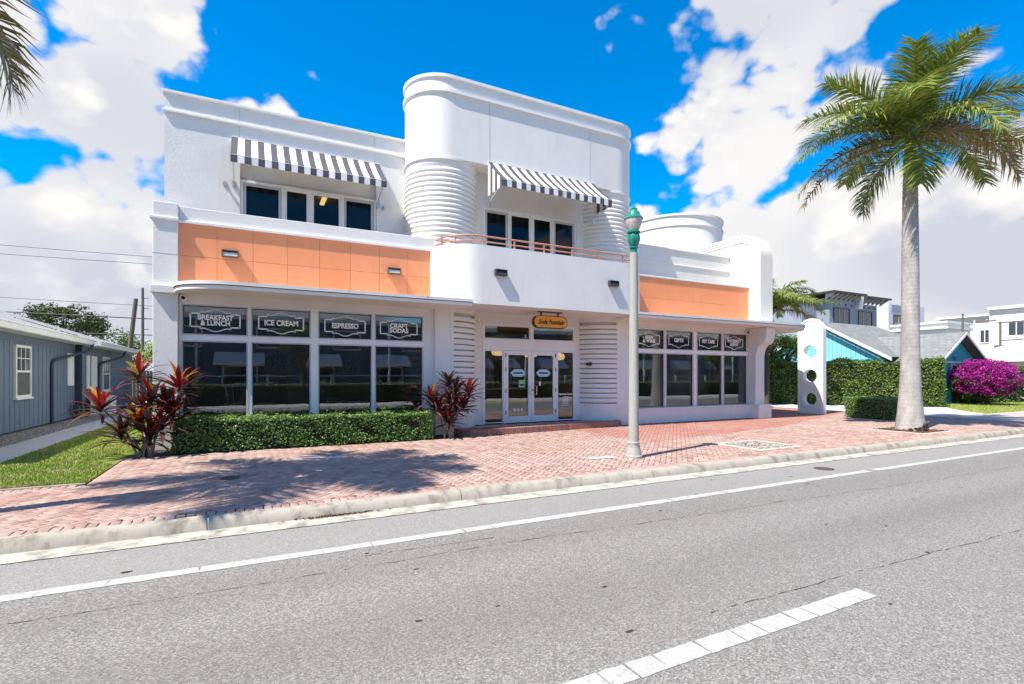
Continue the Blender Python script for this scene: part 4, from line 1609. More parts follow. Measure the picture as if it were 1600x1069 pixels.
# ------------------------------------------------------------------ inside the shop
PL = 'pendant lamps near the entrance'
for x, y, z, lab in ((6.62, 15.6, 2.30, 'amber pendant lamp behind the left side light of the entrance'), (7.62, 15.9, 2.42, 'amber pendant lamp behind the left entrance door'), (8.62, 15.4, 2.36, 'amber pendant lamp behind the right entrance door'), (10.0, 15.8, 2.30, 'amber pendant lamp behind the right side light of the entrance')):
    t = thing('pendant_lamp', lab, 'pendant lamp', (x, y, z), PL)
    G().lathe([(0.04, z + 0.16), (0.20, z + 0.10), (0.24, z), (0.20, z - 0.08), (0.10, z - 0.11), (0.0, z - 0.11)], x, y, 20).build('lamp_shade', M['shade'], t, smooth=True)
    G().tube([(x, y, z + 0.15), (x, y, 3.3)], 0.008, 6).build('cord', M['black'], t)


def chair(x, y, z, a, flip, label):
    t = thing('cafe_chair', label, 'chair', (x, y, z), 'pale cafe chairs behind the glass')
    ca_, sa_ = math.cos(a), math.sin(a)

    def T_(p):
        px, py, pz = p
        if flip:
            pz = 0.46 - pz
        return (x + px * ca_ - py * sa_, y + px * sa_ + py * ca_, z + pz)
    W = M['old_white']
    g = G()
    g.add([T_(p) for p in ((-.2, -.2, .44), (.2, -.2, .44), (.2, .2, .44), (-.2, .2, .44), (-.2, -.2, .465), (.2, -.2, .465), (.2, .2, .465), (-.2, .2, .465))], [(3, 2, 1, 0), (4, 5, 6, 7), (0, 1, 5, 4), (1, 2, 6, 5), (2, 3, 7, 6), (3, 0, 4, 7)])
    g.build('seat', W, t)
    for px, py in ((-.18, -.18), (.18, -.18), (.18, .18), (-.18, .18)):
        G().tube([T_((px, py, .44)), T_((px * 1.25, py * 1.25, 0))], [0.022, 0.014], 6).build('leg', W, t, smooth=True)
    G().tube([T_((-.19, .19, .46)), T_((-.18, .24, .80)), T_((-.08, .26, .86)), T_((.08, .26, .86)), T_((.18, .24, .80)), T_((.19, .19, .46))], 0.014, 6).build('backrest', W, t, smooth=True)


for x, y, nm in ((0.0, 14.6, 'left'), (2.4, 14.7, 'right')):
    t = thing('cafe_table', 'cafe table behind the %s part of the left shop window' % nm, 'table', (x, y, 0.16), 'cafe tables behind the glass')
    G().box(x - .55, x + .55, y - .35, y + .35, 0.90, 0.93).build('table_top', M['old_white'], t, bevel=0.005)
    G().tube([(x, y, 0.19), (x, y, 0.90)], 0.035, 10).build('leg', M['dark_line'], t, smooth=True)
    G().lathe([(0.28, 0.161), (0.28, 0.18), (0.0, 0.20)], x, y, 20).build('base', M['dark_line'], t, smooth=True)
chair(-0.25, 14.5, 0.93, 0.4, True, 'pale chair upturned on a table behind the leftmost shop window')
chair(2.0, 14.2, 0.16, 2.9, False, 'pale chair standing at the table behind the espresso window')
chair(2.9, 14.25, 0.16, 3.4, False, 'pale chair next to the craft sodas window')


def fern(x, y, z, label):
    t = thing('hanging_plant', label, 'hanging plant', (x, y, z), 'hanging ferns behind the glass')
    G().lathe([(0.08, z - .10), (0.14, z), (0.15, z + .03), (0.0, z + .02)], x, y, 16).build('pot', M['wood'], t, smooth=True)
    g = G()
    for i in range(60):
        a, l = random.uniform(0, 2 * PI), random.uniform(0.25, 0.45)
        p0 = Vector((x, y, z + .03))
        d_ = Vector((math.cos(a), math.sin(a), 0))
        p1 = p0 + d_ * l * 0.45 + Vector((0, 0, l * 0.45))
        p2 = p0 + d_ * l + Vector((0, 0, l * random.uniform(-0.6, 0.25)))
        s_ = Vector((-d_.y, d_.x, 0)) * 0.018
        g.add([p0 - s_, p0 + s_, p1 + s_, p1 - s_, p2], [(0, 1, 2, 3), (3, 2, 4)])
    g.build('fronds', M['clusia'], t)
    G().tube([(x, y, z), (x, y, 3.3)], 0.006, 5).build('cord', M['dark_line'], t)


fern(0.62, 14.0, 1.92, 'hanging fern behind the second shop window from the left')
fern(2.25, 14.0, 1.78, 'hanging fern behind the espresso window')
t = thing('shop_counter', 'dark shop counter inside behind the entrance doors', 'counter', (8, 17.6, 0.16))
G().box(6.3, 9.6, 17.3, 17.9, 0.161, 1.1).build('front', M['wood'], t)
G().box(6.2, 9.7, 17.2, 18.0, 1.101, 1.15).build('counter_top', M['old_white'], t)
t = thing('display_shelf', 'white display shelving behind the right hand shop windows', 'shelf', (14.0, 18.9, 0.16))
for z in (0.5, 1.0, 1.5, 2.0):
    G().box(12.2, 16.2, 18.7, 19.1, z, z + 0.04).build('shelf_board', M['old_white'], t)
for x in (12.2, 14.2, 16.2):
    G().box(x - .03, x + .03, 19.1, 19.14, 0.161, 2.1).build('upright', M['old_white'], t)

# ------------------------------------------------------------------ street lamp
lx, ly = 6.71, 7.85
t = thing('street_lamp', 'green-topped street lamp on a pale concrete post by the kerb', 'street lamp', (lx, ly, 0))
G().lathe([(0.165, 0.0), (0.165, 0.05), (0.15, 0.06), (0.125, 0.20), (0.11, 0.26), (0.118, 0.28), (0.118, 0.31), (0.100, 0.32)], lx, ly, 20).build('base', M['pole'], t, smooth=True)
G().lathe([(0.100, 0.32), (0.078, 4.02), (0.0, 4.02)], lx, ly, 20).build('post', M['pole'], t, smooth=True)
hd = G().lathe([(0.062, 4.02), (0.062, 4.10), (0.085, 4.11), (0.085, 4.13), (0.062, 4.14), (0.085, 4.19), (0.112, 4.27), (0.112, 4.33), (0.088, 4.40), (0.125, 4.41), (0.125, 4.44), (0.10, 4.455), (0, 4.455)], lx, ly, 24).build('capital', M['green_metal'], t, smooth=True)
for k_ in range(8):
    q = 2 * PI * k_ / 8
    G().tube([(lx + r_ * math.cos(q), ly + r_ * math.sin(q), z_) for r_, z_ in ((0.070, 4.16), (0.106, 4.24), (0.117, 4.30), (0.095, 4.39))], 0.010, 5).build('fluting', M['green_metal'], hd, smooth=True)
gp = [(0.092, 4.456)]
for q in np.linspace(0, 1, 10):
    gp.append((0.10 + 0.068 * math.sin(q * PI / 2), 4.46 + 0.23 * q))
gl = G().lathe(gp + [(0.0, 4.69)], lx, ly, 28).build('globe', M['globe'], t, smooth=True)
G().lathe([(0.182, 4.68), (0.182, 4.695), (0.165, 4.715), (0.125, 4.76), (0.118, 4.80), (0.085, 4.84), (0.065, 4.865), (0.070, 4.87), (0.070, 4.885), (0.045, 4.90), (0.030, 4.935), (0.012, 4.95), (0.014, 4.965), (0.0, 4.99)], lx, ly, 28).build('cap', M['green_metal'], t, smooth=True)
M['pale_patch'] = M['path']
tag(sheet('service_cover', [(5.83, 8.05), (6.45, 8.0), (6.45, 8.22), (5.83, 8.27)], 0.007, M['path']), 'pale rectangular service cover in the bricks beside the lamp post', 'cover')


# ------------------------------------------------------------------ plants
def box_points(n, x0, x1, y0, y1, z0, z1, jit=0.04):
    """points on the four sides and the top of a clipped hedge, with the direction they face"""
    sx_, sy_, sz_ = x1 - x0, y1 - y0, z1 - z0
    A = np.array([sx_ * sz_, sx_ * sz_, sy_ * sz_, sy_ * sz_, sx_ * sy_])
    k_ = rng.choice(5, n, p=A / A.sum())
    u, v = rng.random(n), rng.random(n)
    P = np.zeros((n, 3))
    D = np.zeros((n, 3))
    for f, (ax, dirn) in enumerate((((0, 2, 1, y0), (0, -1, 0)), ((0, 2, 1, y1), (0, 1, 0)), ((1, 2, 0, x0), (-1, 0, 0)), ((1, 2, 0, x1), (1, 0, 0)), ((0, 1, 2, z1), (0, 0, 1)))):
        m = k_ == f
        lo, sz = (x0, y0, z0), (sx_, sy_, sz_)
        P[m, ax[0]] = lo[ax[0]] + u[m] * sz[ax[0]]
        P[m, ax[1]] = lo[ax[1]] + v[m] * sz[ax[1]]
        P[m, ax[2]] = ax[3]
        D[m] = dirn
    P -= D * np.abs(rng.normal(0, jit, (n, 1)))
    bumpy = 0.035 * np.sin(P[:, :1] * 5.1 + P[:, 2:] * 4.0) * np.sin(P[:, 1:2] * 4.3 + 1.0) + 0.02 * np.sin(P[:, :1] * 11.0 + P[:, 2:] * 9.0)
    return P + D * bumpy, D


hg = thing('hedge', 'low clipped green hedge under the left shop windows', 'hedge', (1.4, 12.75, 0))
P, D = box_points(26000, -1.42, 4.12, 12.36, 13.16, 0.03, 0.70)
shoot = (rng.random(len(P)) < 0.10) & (P[:, 2] > 0.55)                 # stray shoots above the clipped top
P[shoot, 2] += np.abs(rng.normal(0, 0.05, shoot.sum()))
thin = (np.sin(P[:, 0] * 3.1) * np.sin(P[:, 2] * 9.0 + P[:, 0] * 2.0) > 0.72) & (rng.random(len(P)) < 0.8) & (D[:, 2] < 0.5)
P, D = P[~thin], D[~thin]
o = link('foliage', leaf_mesh('foliage', P, D, 0.052, M['hedge'], 0.6, up=0.8), hg)
G().box(-1.34, 4.04, 12.44, 13.1, 0.0, 0.62).build('shade_core', M['hedge_core'], hg)  # solid dark box added behind the leaves to block light
hg = thing('hedge', 'small clipped box hedge beside the palm trunk', 'hedge', (21.1, 11.0, 0))
P, D = box_points(9000, 20.7, 21.65, 10.15, 11.9, 0.03, 0.80)
link('foliage', leaf_mesh('foliage', P, D, 0.05, M['hedge'], 0.6), hg)
G().box(20.78, 21.57, 10.23, 11.82, 0.0, 0.72).build('shade_core', M['hedge_core'], hg)  # dark filler box, inner shade put into its colour


def slanted_hedge(label, A, Bp, w, h, n, size, mat, name='hedge'):
    """hedge between two ground points"""
    A, Bp = Vector(A), Vector(Bp)
    L = (Bp - A).length
    P, D = box_points(n, 0, L, -w / 2, w / 2, 0.05, h, 0.08)
    P[:, 2] += np.where(P[:, 2] > h * 0.6, 0.10 * np.sin(P[:, 0] * 1.7) + 0.07 * np.sin(P[:, 0] * 4.1) + rng.normal(0, 0.05, n), 0)
    d = (Bp - A).normalized()
    def W(X):
        return np.stack([X[:, 0] * d.x - X[:, 1] * d.y, X[:, 0] * d.y + X[:, 1] * d.x, X[:, 2]], 1)
    t = thing(name, label, 'hedge', (A.x, A.y, 0))
    link('foliage', leaf_mesh('foliage', W(P) + np.array([A.x, A.y, 0]), W(D), size, mat, 0.6, 0.7), t)
    c = np.array([[0.1, -w / 2 + .1, 0], [L - .1, -w / 2 + .1, 0], [L - .1, w / 2 - .1, 0], [0.1, w / 2 - .1, 0]])
    c = W(c) + np.array([A.x, A.y, 0])
    G().prism([(p[0], p[1]) for p in c], 0.0, h - 0.12).build('shade_core', M['hedge_core'], t)  # dark block added inside the foliage to stop light passing through
    return t


slanted_hedge('tall broad-leaved hedge in front of the turquoise house', (24.6, 23.5, 0), (32.3, 13.6, 0), 1.3, 2.42, 30000, 0.115, M['clusia'])
slanted_hedge('green hedge behind the magenta bougainvillea', (35.8, 15.0, 0), (52.0, 13.0, 0), 1.4, 2.1, 16000, 0.12, M['clusia'])


def ellipsoid_cloud(n, c, r, shell=0.55, low=-1.0):
    d = unit(rng.normal(size=(int(n * 1.6), 3)))
    d = d[d[:, 2] > low][:n]
    q = (shell + (1 - shell) * rng.random((len(d), 1)) ** 0.6)
    return np.array(c) + d * q * np.array(r), d


def clumpy(n_clumps, per, c, r, cr, low=-0.5):
    """foliage gathered in clumps through a crown"""
    C, _ = ellipsoid_cloud(n_clumps, c, r, 0.5, low)
    Ps, Ds = [], []
    for q in C:
        p, d = ellipsoid_cloud(per, q, np.array([1, 1, 0.7]) * cr * rng.uniform(0.6, 1.2), 0.4)
        Ps.append(p)
        Ds.append(d)
    return np.concatenate(Ps), np.concatenate(Ds)


# bougainvillea
bx_, by_ = 36.3, 13.35
t = thing('bougainvillea', 'round magenta bougainvillea bush on the grass verge', 'shrub', (bx_, by_, 0))
P, D = clumpy(300, 60, (bx_, by_, 1.42), (1.55, 1.55, 1.05), 0.33, -0.75)
link('flowers', leaf_mesh('flowers', P, D, 0.085, M['boug'], 0.85), t)
P, D = clumpy(120, 45, (bx_, by_, 1.15), (1.5, 1.5, 0.95), 0.34, -0.9)
link('leaves', leaf_mesh('leaves', P, D, 0.09, M['tree'], 0.6), t)
G().tube([(bx_, by_, -0.05), (bx_ + .05, by_, 0.5), (bx_ - .05, by_ + .05, 1.1)], [0.11, 0.09, 0.06], 8).build('trunk', M['bark'], t, smooth=True)
for q in (0.4, 1.6, 2.9, 4.2, 5.4):
    G().tube([(bx_, by_, 0.55), (bx_ + .6 * math.cos(q), by_ + .6 * math.sin(q), 1.1), (bx_ + 1.2 * math.cos(q), by_ + 1.2 * math.sin(q), 1.7)], [0.05, 0.035, 0.015], 6).build('branch', M['bark'], t, smooth=True)
t = thing('garden_pump', 'white post with a slanting spout on the grass by the bougainvillea', 'post', (37.3, 11.9, 0))
G().tube([(37.3, 11.9, -0.03), (37.3, 11.9, 0.85)], 0.07, 8).build('post', M['old_white'], t, smooth=True)
G().lathe([(0.07, 0.85), (0.14, 0.88), (0.14, 0.93), (0.0, 0.99)], 37.3, 11.9, 12).build('cap', M['old_white'], t, smooth=True)
G().tube([(37.3, 11.9, 0.35), (36.9, 12.05, 0.50)], 0.045, 8).build('spout', M['old_white'], t, smooth=True)


# ---- palms
def frond_mesh(name, length, e0, e1, nl, leaflet, mats, ragged=0.0, twist=0.0, droop=0.55, width=0.034):
    """feather frond: rachis along +x rising at e0 and bending to e1, leaflets both sides in several planes"""
    g = G()
    n = 16
    pts = [Vector((0, 0, 0))]
    for i in range(n):
        e = e0 + (e1 - e0) * ((i + 0.5) / n) ** 1.25
        pts.append(pts[-1] + Vector((math.cos(e), 0, math.sin(e))) * (length / n))
    g.tube(pts, [0.038 * (1 - 0.9 * i / n) + 0.004 for i in range(n + 1)], 5, 0)
    for i in range(nl):
        u = 0.10 + 0.90 * (i + random.random() * 0.6) / nl
        f = min(u * n, n - 0.01)
        k_ = int(f)
        p = pts[k_].lerp(pts[k_ + 1], f - k_)
        tg = (pts[k_ + 1] - pts[k_]).normalized()
        nrm = Vector((-tg.z, 0, tg.x))
        for s_ in (-1, 1):
            if random.random() < ragged:
                continue
            l = leaflet * (0.45 + 0.75 * math.sin(PI * min(1, 0.12 + u * 0.86))) * random.uniform(0.8, 1.1)
            lift = random.uniform(-0.35, 0.55)
            d0 = (tg * (0.35 + 0.65 * u) + Vector((0, s_, 0)) * 0.95 + nrm * lift).normalized()
            mid = p + d0 * l * 0.5
            d1 = (d0 + Vector((0, 0, -1)) * droop * random.uniform(0.6, 1.5)).normalized()
            tip = mid + d1 * l * 0.5
            w = (d0.cross(nrm)).normalized() * width * random.uniform(0.6, 1.1)
            g.add([p - w * 0.4, p + w * 0.4, mid + w * 0.5, mid - w * 0.5, tip], [(0, 1, 2, 3), (3, 2, 4)], 1)
    me = bpy.data.meshes.new(name)
    me.from_pydata(g.v, [], g.f)
    for m in mats:
        me.materials.append(m)
    me.polygons.foreach_set('material_index', g.m)
    return me


def royal_palm(label, x, y, zt, zs, base_r, fronds, group=None):
    t = thing('royal_palm', label, 'palm tree', (x, y, 0), group)
    prof = [(base_r * 1.05, -0.02), (base_r, 0.10), (base_r * 0.86, 0.5), (base_r * 0.74, 1.1), (base_r * 0.64, 2.0), (base_r * 0.60, 3.2), (base_r * 0.58, 4.6), (base_r * 0.54, 6.0), (base_r * 0.48, max(6.1, zt - 0.4)), (base_r * 0.43, max(6.2, zt))]
    tr = G().lathe(prof, x, y, 28).build('trunk', M['trunk'], t, smooth=True)
    n_ = 140
    q_ = rng.uniform(0, 2 * PI, n_)
    Pm = np.stack([x + base_r * 1.04 * np.cos(q_), y + base_r * 1.04 * np.sin(q_), rng.uniform(0, 0.30, n_) * (0.5 + 0.5 * np.cos(q_ + 0.6))], 1)
    pebbles('root_mat', Pm, 0.045, M['litter'], t)
    for zz_ in np.arange(zt - 1.1, zt - 0.05, 0.17):
        rr = np.interp(zz_, [p[1] for p in prof], [p[0] for p in prof])
        G().lathe([(rr + 0.002, zz_ - 0.02), (rr + 0.014, zz_), (rr + 0.002, zz_ + 0.02)], x, y, 22, cap=False).build('leaf_scar', M['trunk'], tr, smooth=True)
    G().lathe([(base_r * 0.44, zt), (base_r * 0.47, zt + 0.15), (base_r * 0.36, zs - 0.5), (base_r * 0.26, zs), (0.03, zs + 0.3)], x, y, 20).build('crownshaft', M['shaft'], t, smooth=True)
    G().tube([(x, y, zs + 0.1), (x + 0.01, y, zs + 1.75)], [0.03, 0.008], 6).build('spear_leaf', M['rachis'], t, smooth=True)
    for i, (a, e0, e1, L, old) in enumerate(fronds):
        mt = [M['rachis'], M['palm_old'] if old == 1 else M['palm_dry'] if old == 2 else M['palm']]
        me = frond_mesh('frond', L, R(e0), R(e1), 110, 0.84, mt, 0.02 if old == 0 else 0.10, width=0.042, droop=0.42)
        o = link('frond', me, t)
        o.location = (x, y, zs - 0.12 - 0.10 * (i % 3))
        o.rotation_euler = (random.uniform(-0.2, 0.2), 0, R(a))
    for a in (200, 330):
        me = frond_mesh('flower_stalk', 0.55, R(-15), R(-60), 26, 0.22, [M['bark'], M['palm_dry']], 0.1, width=0.012)
        o = link('flower_stalk', me, t)
        o.location = (x, y, zt + 0.02)
        o.rotation_euler = (0, 0, R(a))
    return t


# camera right is world azimuth -27 degrees, away is 63
main = [(-27, 66, 42, 4.2, 0), (-20, 40, -18, 4.0, 0), (-34, 20, -48, 3.7, 1), (-44, 0, -70, 3.3, 1), (-12, 14, -58, 3.6, 0),
        (153, 60, 8, 3.1, 0), (150, 34, -28, 3.3, 0), (158, 12, -44, 3.7, 0), (146, -8, -62, 3.8, 1), (168, 24, -40, 3.5, 0), (138, 2, -60, 3.4, 0),
        (63, 62, 0, 3.1, 0), (63, 25, -50, 3.2, 0), (110, 42, -30, 3.1, 0), (20, 48, -18, 3.3, 0), (-117, 66, -5, 2.9, 0), (-110, 22, -75, 3.0, 0),
        (-85, 42, -45, 3.1, 0), (-150, 40, -45, 3.0, 0), (-65, 6, -80, 2.9, 1), (95, -30, -88, 2.3, 0), (-130, -36, -88, 2.3, 0), (200, 74, 25, 2.6, 0), (30, 80, 40, 2.7, 0)]
royal_palm('tall royal palm with smooth grey trunk beside the kerb', 17.5, 8.15, 7.72, 8.95, 0.375, main)
left = [(10, 48, -18, 2.7, 0), (-22, 50, -15, 2.7, 0), (-58, 40, -40, 2.5, 0), (42, 46, -18, 2.7, 0), (78, 38, -28, 2.6, 0), (120, 30, -45, 2.6, 0),
        (165, 15, -55, 2.6, 0), (205, 30, -40, 2.6, 0), (250, 20, -60, 2.5, 0), (300, 45, -30, 2.5, 0), (140, 62, 5, 2.2, 0), (24, -32, -86, 2.5, 1)]
royal_palm('royal palm at the left edge with only a drooping frond tip in view', -3.85, 7.9, 6.2, 7.4, 0.24, left)


def coconut(label, x, y, h, frs, name='coconut_palm'):
    t = thing(name, label, 'palm tree', (x, y, 0))
    G().tube([(x, y, -0.05), (x + 0.1, y, h * 0.4), (x - 0.05, y, h)], [0.17, 0.12, 0.10], 12).build('trunk', M['bark'], t, smooth=True)
    for i, (a, e0, e1, L, old) in enumerate(frs):
        mt = [M['rachis'], M['palm_dry'] if old == 2 else M['palm_old'] if old else M['palm']]
        o = link('frond', frond_mesh('frond', L, R(e0), R(e1), 80, 0.62, mt, 0.05, width=0.05, droop=0.8), t)
        o.location = (x - 0.05, y, h)
        o.rotation_euler = (0, 0, R(a))
    return t


fr = [(a, random.uniform(25, 70), random.uniform(-60, -10), random.uniform(2.8, 3.6), 0) for a in range(0, 360, 22)]
fr += [(-35, 40, -55, 3.4, 1), (-24, 14, -50, 3.6, 2), (170, 5, -80, 1.9, 2), (-60, 70, 0, 2.6, 0), (-30, 62, -20, 2.7, 0), (30, -40, -85, 2.2, 2), (200, -45, -85, 2.3, 2), (100, -40, -85, 2.3, 2)]
coconut('shaggy palm with dry hanging fronds behind the canopy end', 25.3, 18.7, 5.1, fr)

# ---- red cordylines: every leaf a piece of its own
def blade_mesh(name, L, W, bend, mat):
    g = G()
    n = 6
    p, e = Vector((0, 0, 0)), 0.0
    vs = []
    for i in range(n + 1):
        u = i / n
        w = W * (math.sin(PI * (0.10 + 0.90 * u)) ** 0.75) * (1 if u < 0.98 else 0.1) * 0.5
        fold = w * 0.35
        nr = Vector((-math.sin(e), 0, math.cos(e)))
        vs += [p + Vector((0, -w, 0)) + nr * fold, p.copy(), p + Vector((0, w, 0)) + nr * fold]
        e = -bend * u
        p = p + Vector((math.cos(e), 0, math.sin(e))) * (L / n)
    fs = []
    for i in range(n):
        a = 3 * i
        fs += [(a, a + 3, a + 4, a + 1), (a + 1, a + 4, a + 5, a + 2)]
    me = bpy.data.meshes.new(name)
    me.from_pydata([tuple(v) for v in vs], [], fs)
    me.materials.append(mat)
    me.polygons.foreach_set('use_smooth', [True] * len(me.polygons))
    return me


BL = {}
for nm, mat in (('dark', M['cord_dark']), ('red', M['cord_red']), ('orange', M['cord_orange'])):
    BL[nm] = [blade_mesh('leaf', L, W, b, mat) for L, W, b in ((0.44, 0.062, 0.4), (0.52, 0.070, 0.8), (0.40, 0.078, 0.3), (0.50, 0.052, 1.15))]


def cordyline(label, x, y, heads, k_leaves, size=1.0):
    t = thing('cordyline', label, 'plant', (x, y, 0), 'red cordylines beside the shop windows')
    for (hx_, hy_, hz_, tint) in heads:
        r0 = random.uniform(0, 2 * PI)
        base = Vector((x + 0.12 * math.cos(r0), y + 0.12 * math.sin(r0), 0))
        top = Vector((x + hx_, y + hy_, hz_))
        mid = base.lerp(top, 0.5) + Vector((-(hx_) * 0.12, 0, 0.05))
        G().tube([base, mid, top], [0.024, 0.020, 0.014], 7).build('stem', M['stem'], t, smooth=True)
        for i in range(k_leaves):
            a = i * 2.399 + random.uniform(-0.2, 0.2)
            f = i / k_leaves
            el = R(78 - 88 * f + random.uniform(-9, 9))
            kind = 'dark'
            if f < 0.26:
                kind = 'red' if random.random() < 0.85 else 'orange'
                if tint == 2 and random.random() < 0.3:
                    kind = 'orange'
            elif f < 0.5 and random.random() < 0.35:
                kind = 'red'
            if tint == 0 and kind != 'dark' and random.random() < 0.6:
                kind = 'dark'
            o = link('leaf', random.choice(BL[kind]), t)
            o.location = top + Vector((0, 0, -0.16 * f))
            o.rotation_euler = (random.uniform(-0.3, 0.3), -el, a)
            s_ = size * random.uniform(0.85, 1.2) * (0.8 + 0.25 * math.sin(PI * f))
            o.scale = (s_, s_, s_)
    return t


cordyline('large red and burgundy cordyline at the left corner of the shop', -1.85, 12.42,
          [(-0.72, 0.05, 1.00, 2), (-0.12, 0.10, 1.62, 1), (0.56, 0.05, 1.40, 2), (0.12, -0.05, 1.18, 2), (0.30, 0.15, 1.05, 1), (-0.12, -0.15, 0.72, 2),
           (-0.38, 0.0, 0.45, 0), (0.10, -0.1, 0.42, 0), (0.28, -0.1, 0.62, 0), (-0.05, 0.15, 0.92, 1), (0.45, 0.1, 0.85, 0)], 27, 1.25)
cordyline('dark red cordyline between the hedge and the entrance step', 4.62, 12.62,
          [(-0.48, 0.0, 1.08, 0), (0.02, 0.05, 1.42, 0), (0.55, -0.05, 1.18, 0), (0.0, -0.1, 1.0, 0), (-0.22, 0.1, 0.75, 0), (0.2, 0.0, 0.78, 0), (0.38, -0.05, 0.85, 0), (-0.05, -0.1, 0.5, 0), (-0.38, 0, 0.82, 0), (0.22, 0.05, 1.25, 0)], 27, 1.12)

# ------------------------------------------------------------------ blue-grey house at the left
hs_ = thing('timber_house', 'blue-grey board-clad bungalow with white fascia at the left', 'house', (-6, 20, 0))
G().box(-10.5, -5.94, 12.0, 25.0, 0.0, 2.80).build('wall', M['siding_dark'], hs_)
G().box(-10.5, -5.74, 25.0, 34.0, 0.0, 2.80).build('wall', M['siding_dark'], hs_)
y = 17.5
while y < 24.98:
    G().box(-5.939, -5.905, y + 0.016, min(y + 0.344, 25.0), 0.06, 2.60).build('board', M['siding'], hs_)
    y += 0.36
y = 25.0
while y < 33.9:
    G().box(-5.739, -5.705, y + 0.016, y + 0.344, 0.06, 2.60).build('board', M['siding'], hs_)
    y += 0.36
G().box(-5.938, -5.888, 12.0, 24.99, 2.602, 2.80).build('frieze_board', M['siding'], hs_)
G().box(-5.738, -5.688, 25.0, 34.0, 2.602, 2.80).build('frieze_board', M['siding'], hs_)
G().box(-5.902, -5.70, 24.90, 24.995, 0.02, 2.80).build('corner_board', M['siding_dark'], hs_)
g = G()
g.add([(-5.42, 11.8, 2.98), (-5.42, 25.2, 2.98), (-10.6, 25.2, 4.75), (-10.6, 11.8, 4.75)], [(0, 1, 2, 3)])
g.add([(-5.22, 25.2, 2.95), (-5.22, 34.2, 2.95), (-10.6, 34.2, 4.75), (-10.6, 25.2, 4.75)], [(0, 1, 2, 3)])
g.build('roof', M['shingle_mid'], hs_)
for xx, y0, y1, zz_ in ((-5.42, 11.8, 25.2, 2.81), (-5.22, 25.2, 34.2, 2.78)):
    f = G().box(xx, xx + 0.05, y0, y1, zz_, zz_ + 0.165).build('fascia', M['old_white'], hs_)
    G().box(xx - 0.02, xx + 0.08, y0, y1, zz_ + 0.167, zz_ + 0.19).build('drip_edge', M['alu'], f)
    G().box(xx - 0.55, xx, y0, y1, zz_ - 0.01, zz_ + 0.02).build('soffit', M['old_white'], hs_)


def hung_window(x, y0, y1, z0, z1, screen=True):
    w = G()
    t = 0.075
    for q in ((y0, y1, z0, z0 + t), (y0, y1, z1 - t, z1), (y0, y0 + t, z0 + t, z1 - t), (y1 - t, y1, z0 + t, z1 - t), (y0 + t, y1 - t, (z0 + z1) / 2 - .03, (z0 + z1) / 2 + .03)):
        w.box(x, x + 0.06, q[0], q[1], q[2], q[3])
    f = w.build('window', M['old_white'], hs_)
    for z_a, z_b, m in ((z0 + t, (z0 + z1) / 2 - .03, M['screen']), ((z0 + z1) / 2 + .03, z1 - t, M['farglass'])):
        g = G()
        g.add([(x + .03, y0 + t, z_a), (x + .03, y1 - t, z_a), (x + .03, y1 - t, z_b), (x + .03, y0 + t, z_b)], [(0, 1, 2, 3)])
        g.build('pane', m, f)
    for q in (1, 2):
        yy = y0 + t + (y1 - y0 - 2 * t) * q / 3
        G().box(x + .032, x + .05, yy - .012, yy + .012, (z0 + z1) / 2 + .03, z1 - t).build('glazing_bar', M['old_white'], f)
    zz_ = (z0 + 3 * z1) / 4
    G().box(x + .032, x + .045, y0 + t, y1 - t, zz_ - .012, zz_ + .012).build('glazing_bar', M['old_white'], f)
    G().box(x, x + 0.10, y0 - .04, y1 + .04, z0 - .05, z0).build('sill', M['old_white'], f)


hung_window(-5.904, 19.2, 20.35, 0.98, 2.50)
hung_window(-5.704, 27.9, 29.1, 0.95, 2.45)
for y0, y1, z0, z1, xx in ((23.95, 24.6, 1.25, 2.45, -5.904), (25.5, 25.85, 1.1, 2.42, -5.704), (26.15, 26.95, 0.9, 2.42, -5.704)):
    f = G().box(xx, xx + 0.05, y0, y1, z0, z1).build('shutter', M['old_white'], hs_, bevel=0.01)
G().tube([(-5.86, 22.2, 0.02), (-5.86, 22.2, 2.02), (-5.84, 22.35, 2.14), (-5.46, 24.6, 2.55), (-5.40, 24.9, 2.68), (-5.38, 24.95, 2.84)], 0.05, 8).build('downspout', M['siding_dark'], hs_, smooth=True)
G().tube([(-5.66, 27.2, 0.02), (-5.66, 27.2, 2.05), (-5.62, 27.35, 2.15), (-5.25, 29.6, 2.5), (-5.2, 29.8, 2.78)], 0.05, 8).build('downspout', M['siding_dark'], hs_, smooth=True)
ac = thing('air_conditioner', 'grey louvred air conditioning unit beside the blue-grey house', 'air conditioner', (-5.2, 25.8, 0))
G().box(-5.55, -4.92, 25.35, 26.35, 0.05, 0.82).build('casing', M['grey_alu'], ac, bevel=0.01)
for i in range(9):
    yy = 25.40 + i * 0.1
    G().box(-4.918, -4.895, yy, yy + 0.07, 0.12, 0.76).build('louvre', M['alu'], ac)
for i in range(6):
    xx = -5.52 + i * 0.1
    G().box(xx, xx + 0.07, 25.325, 25.348, 0.12, 0.76).build('louvre', M['alu'], ac)
G().box(-5.6, -4.85, 25.3, 26.4, -0.01, 0.049).build('pad', M['concrete'], ac)
t = thing('meter_pipes', 'dark pipes and meter standing against the blue-grey house by the cooling unit', 'pipes', (-5.6, 24.6, 0))
G().tube([(-5.70, 24.4, 0.0), (-5.70, 24.4, 0.55), (-5.60, 24.55, 0.62), (-5.52, 25.0, 0.42), (-5.5, 25.3, 0.40)], 0.035, 8).build('pipe', M['black'], t, smooth=True)
G().box(-5.80, -5.62, 24.2, 24.4, 0.25, 0.52).build('meter', M['dark_line'], t, bevel=0.02)

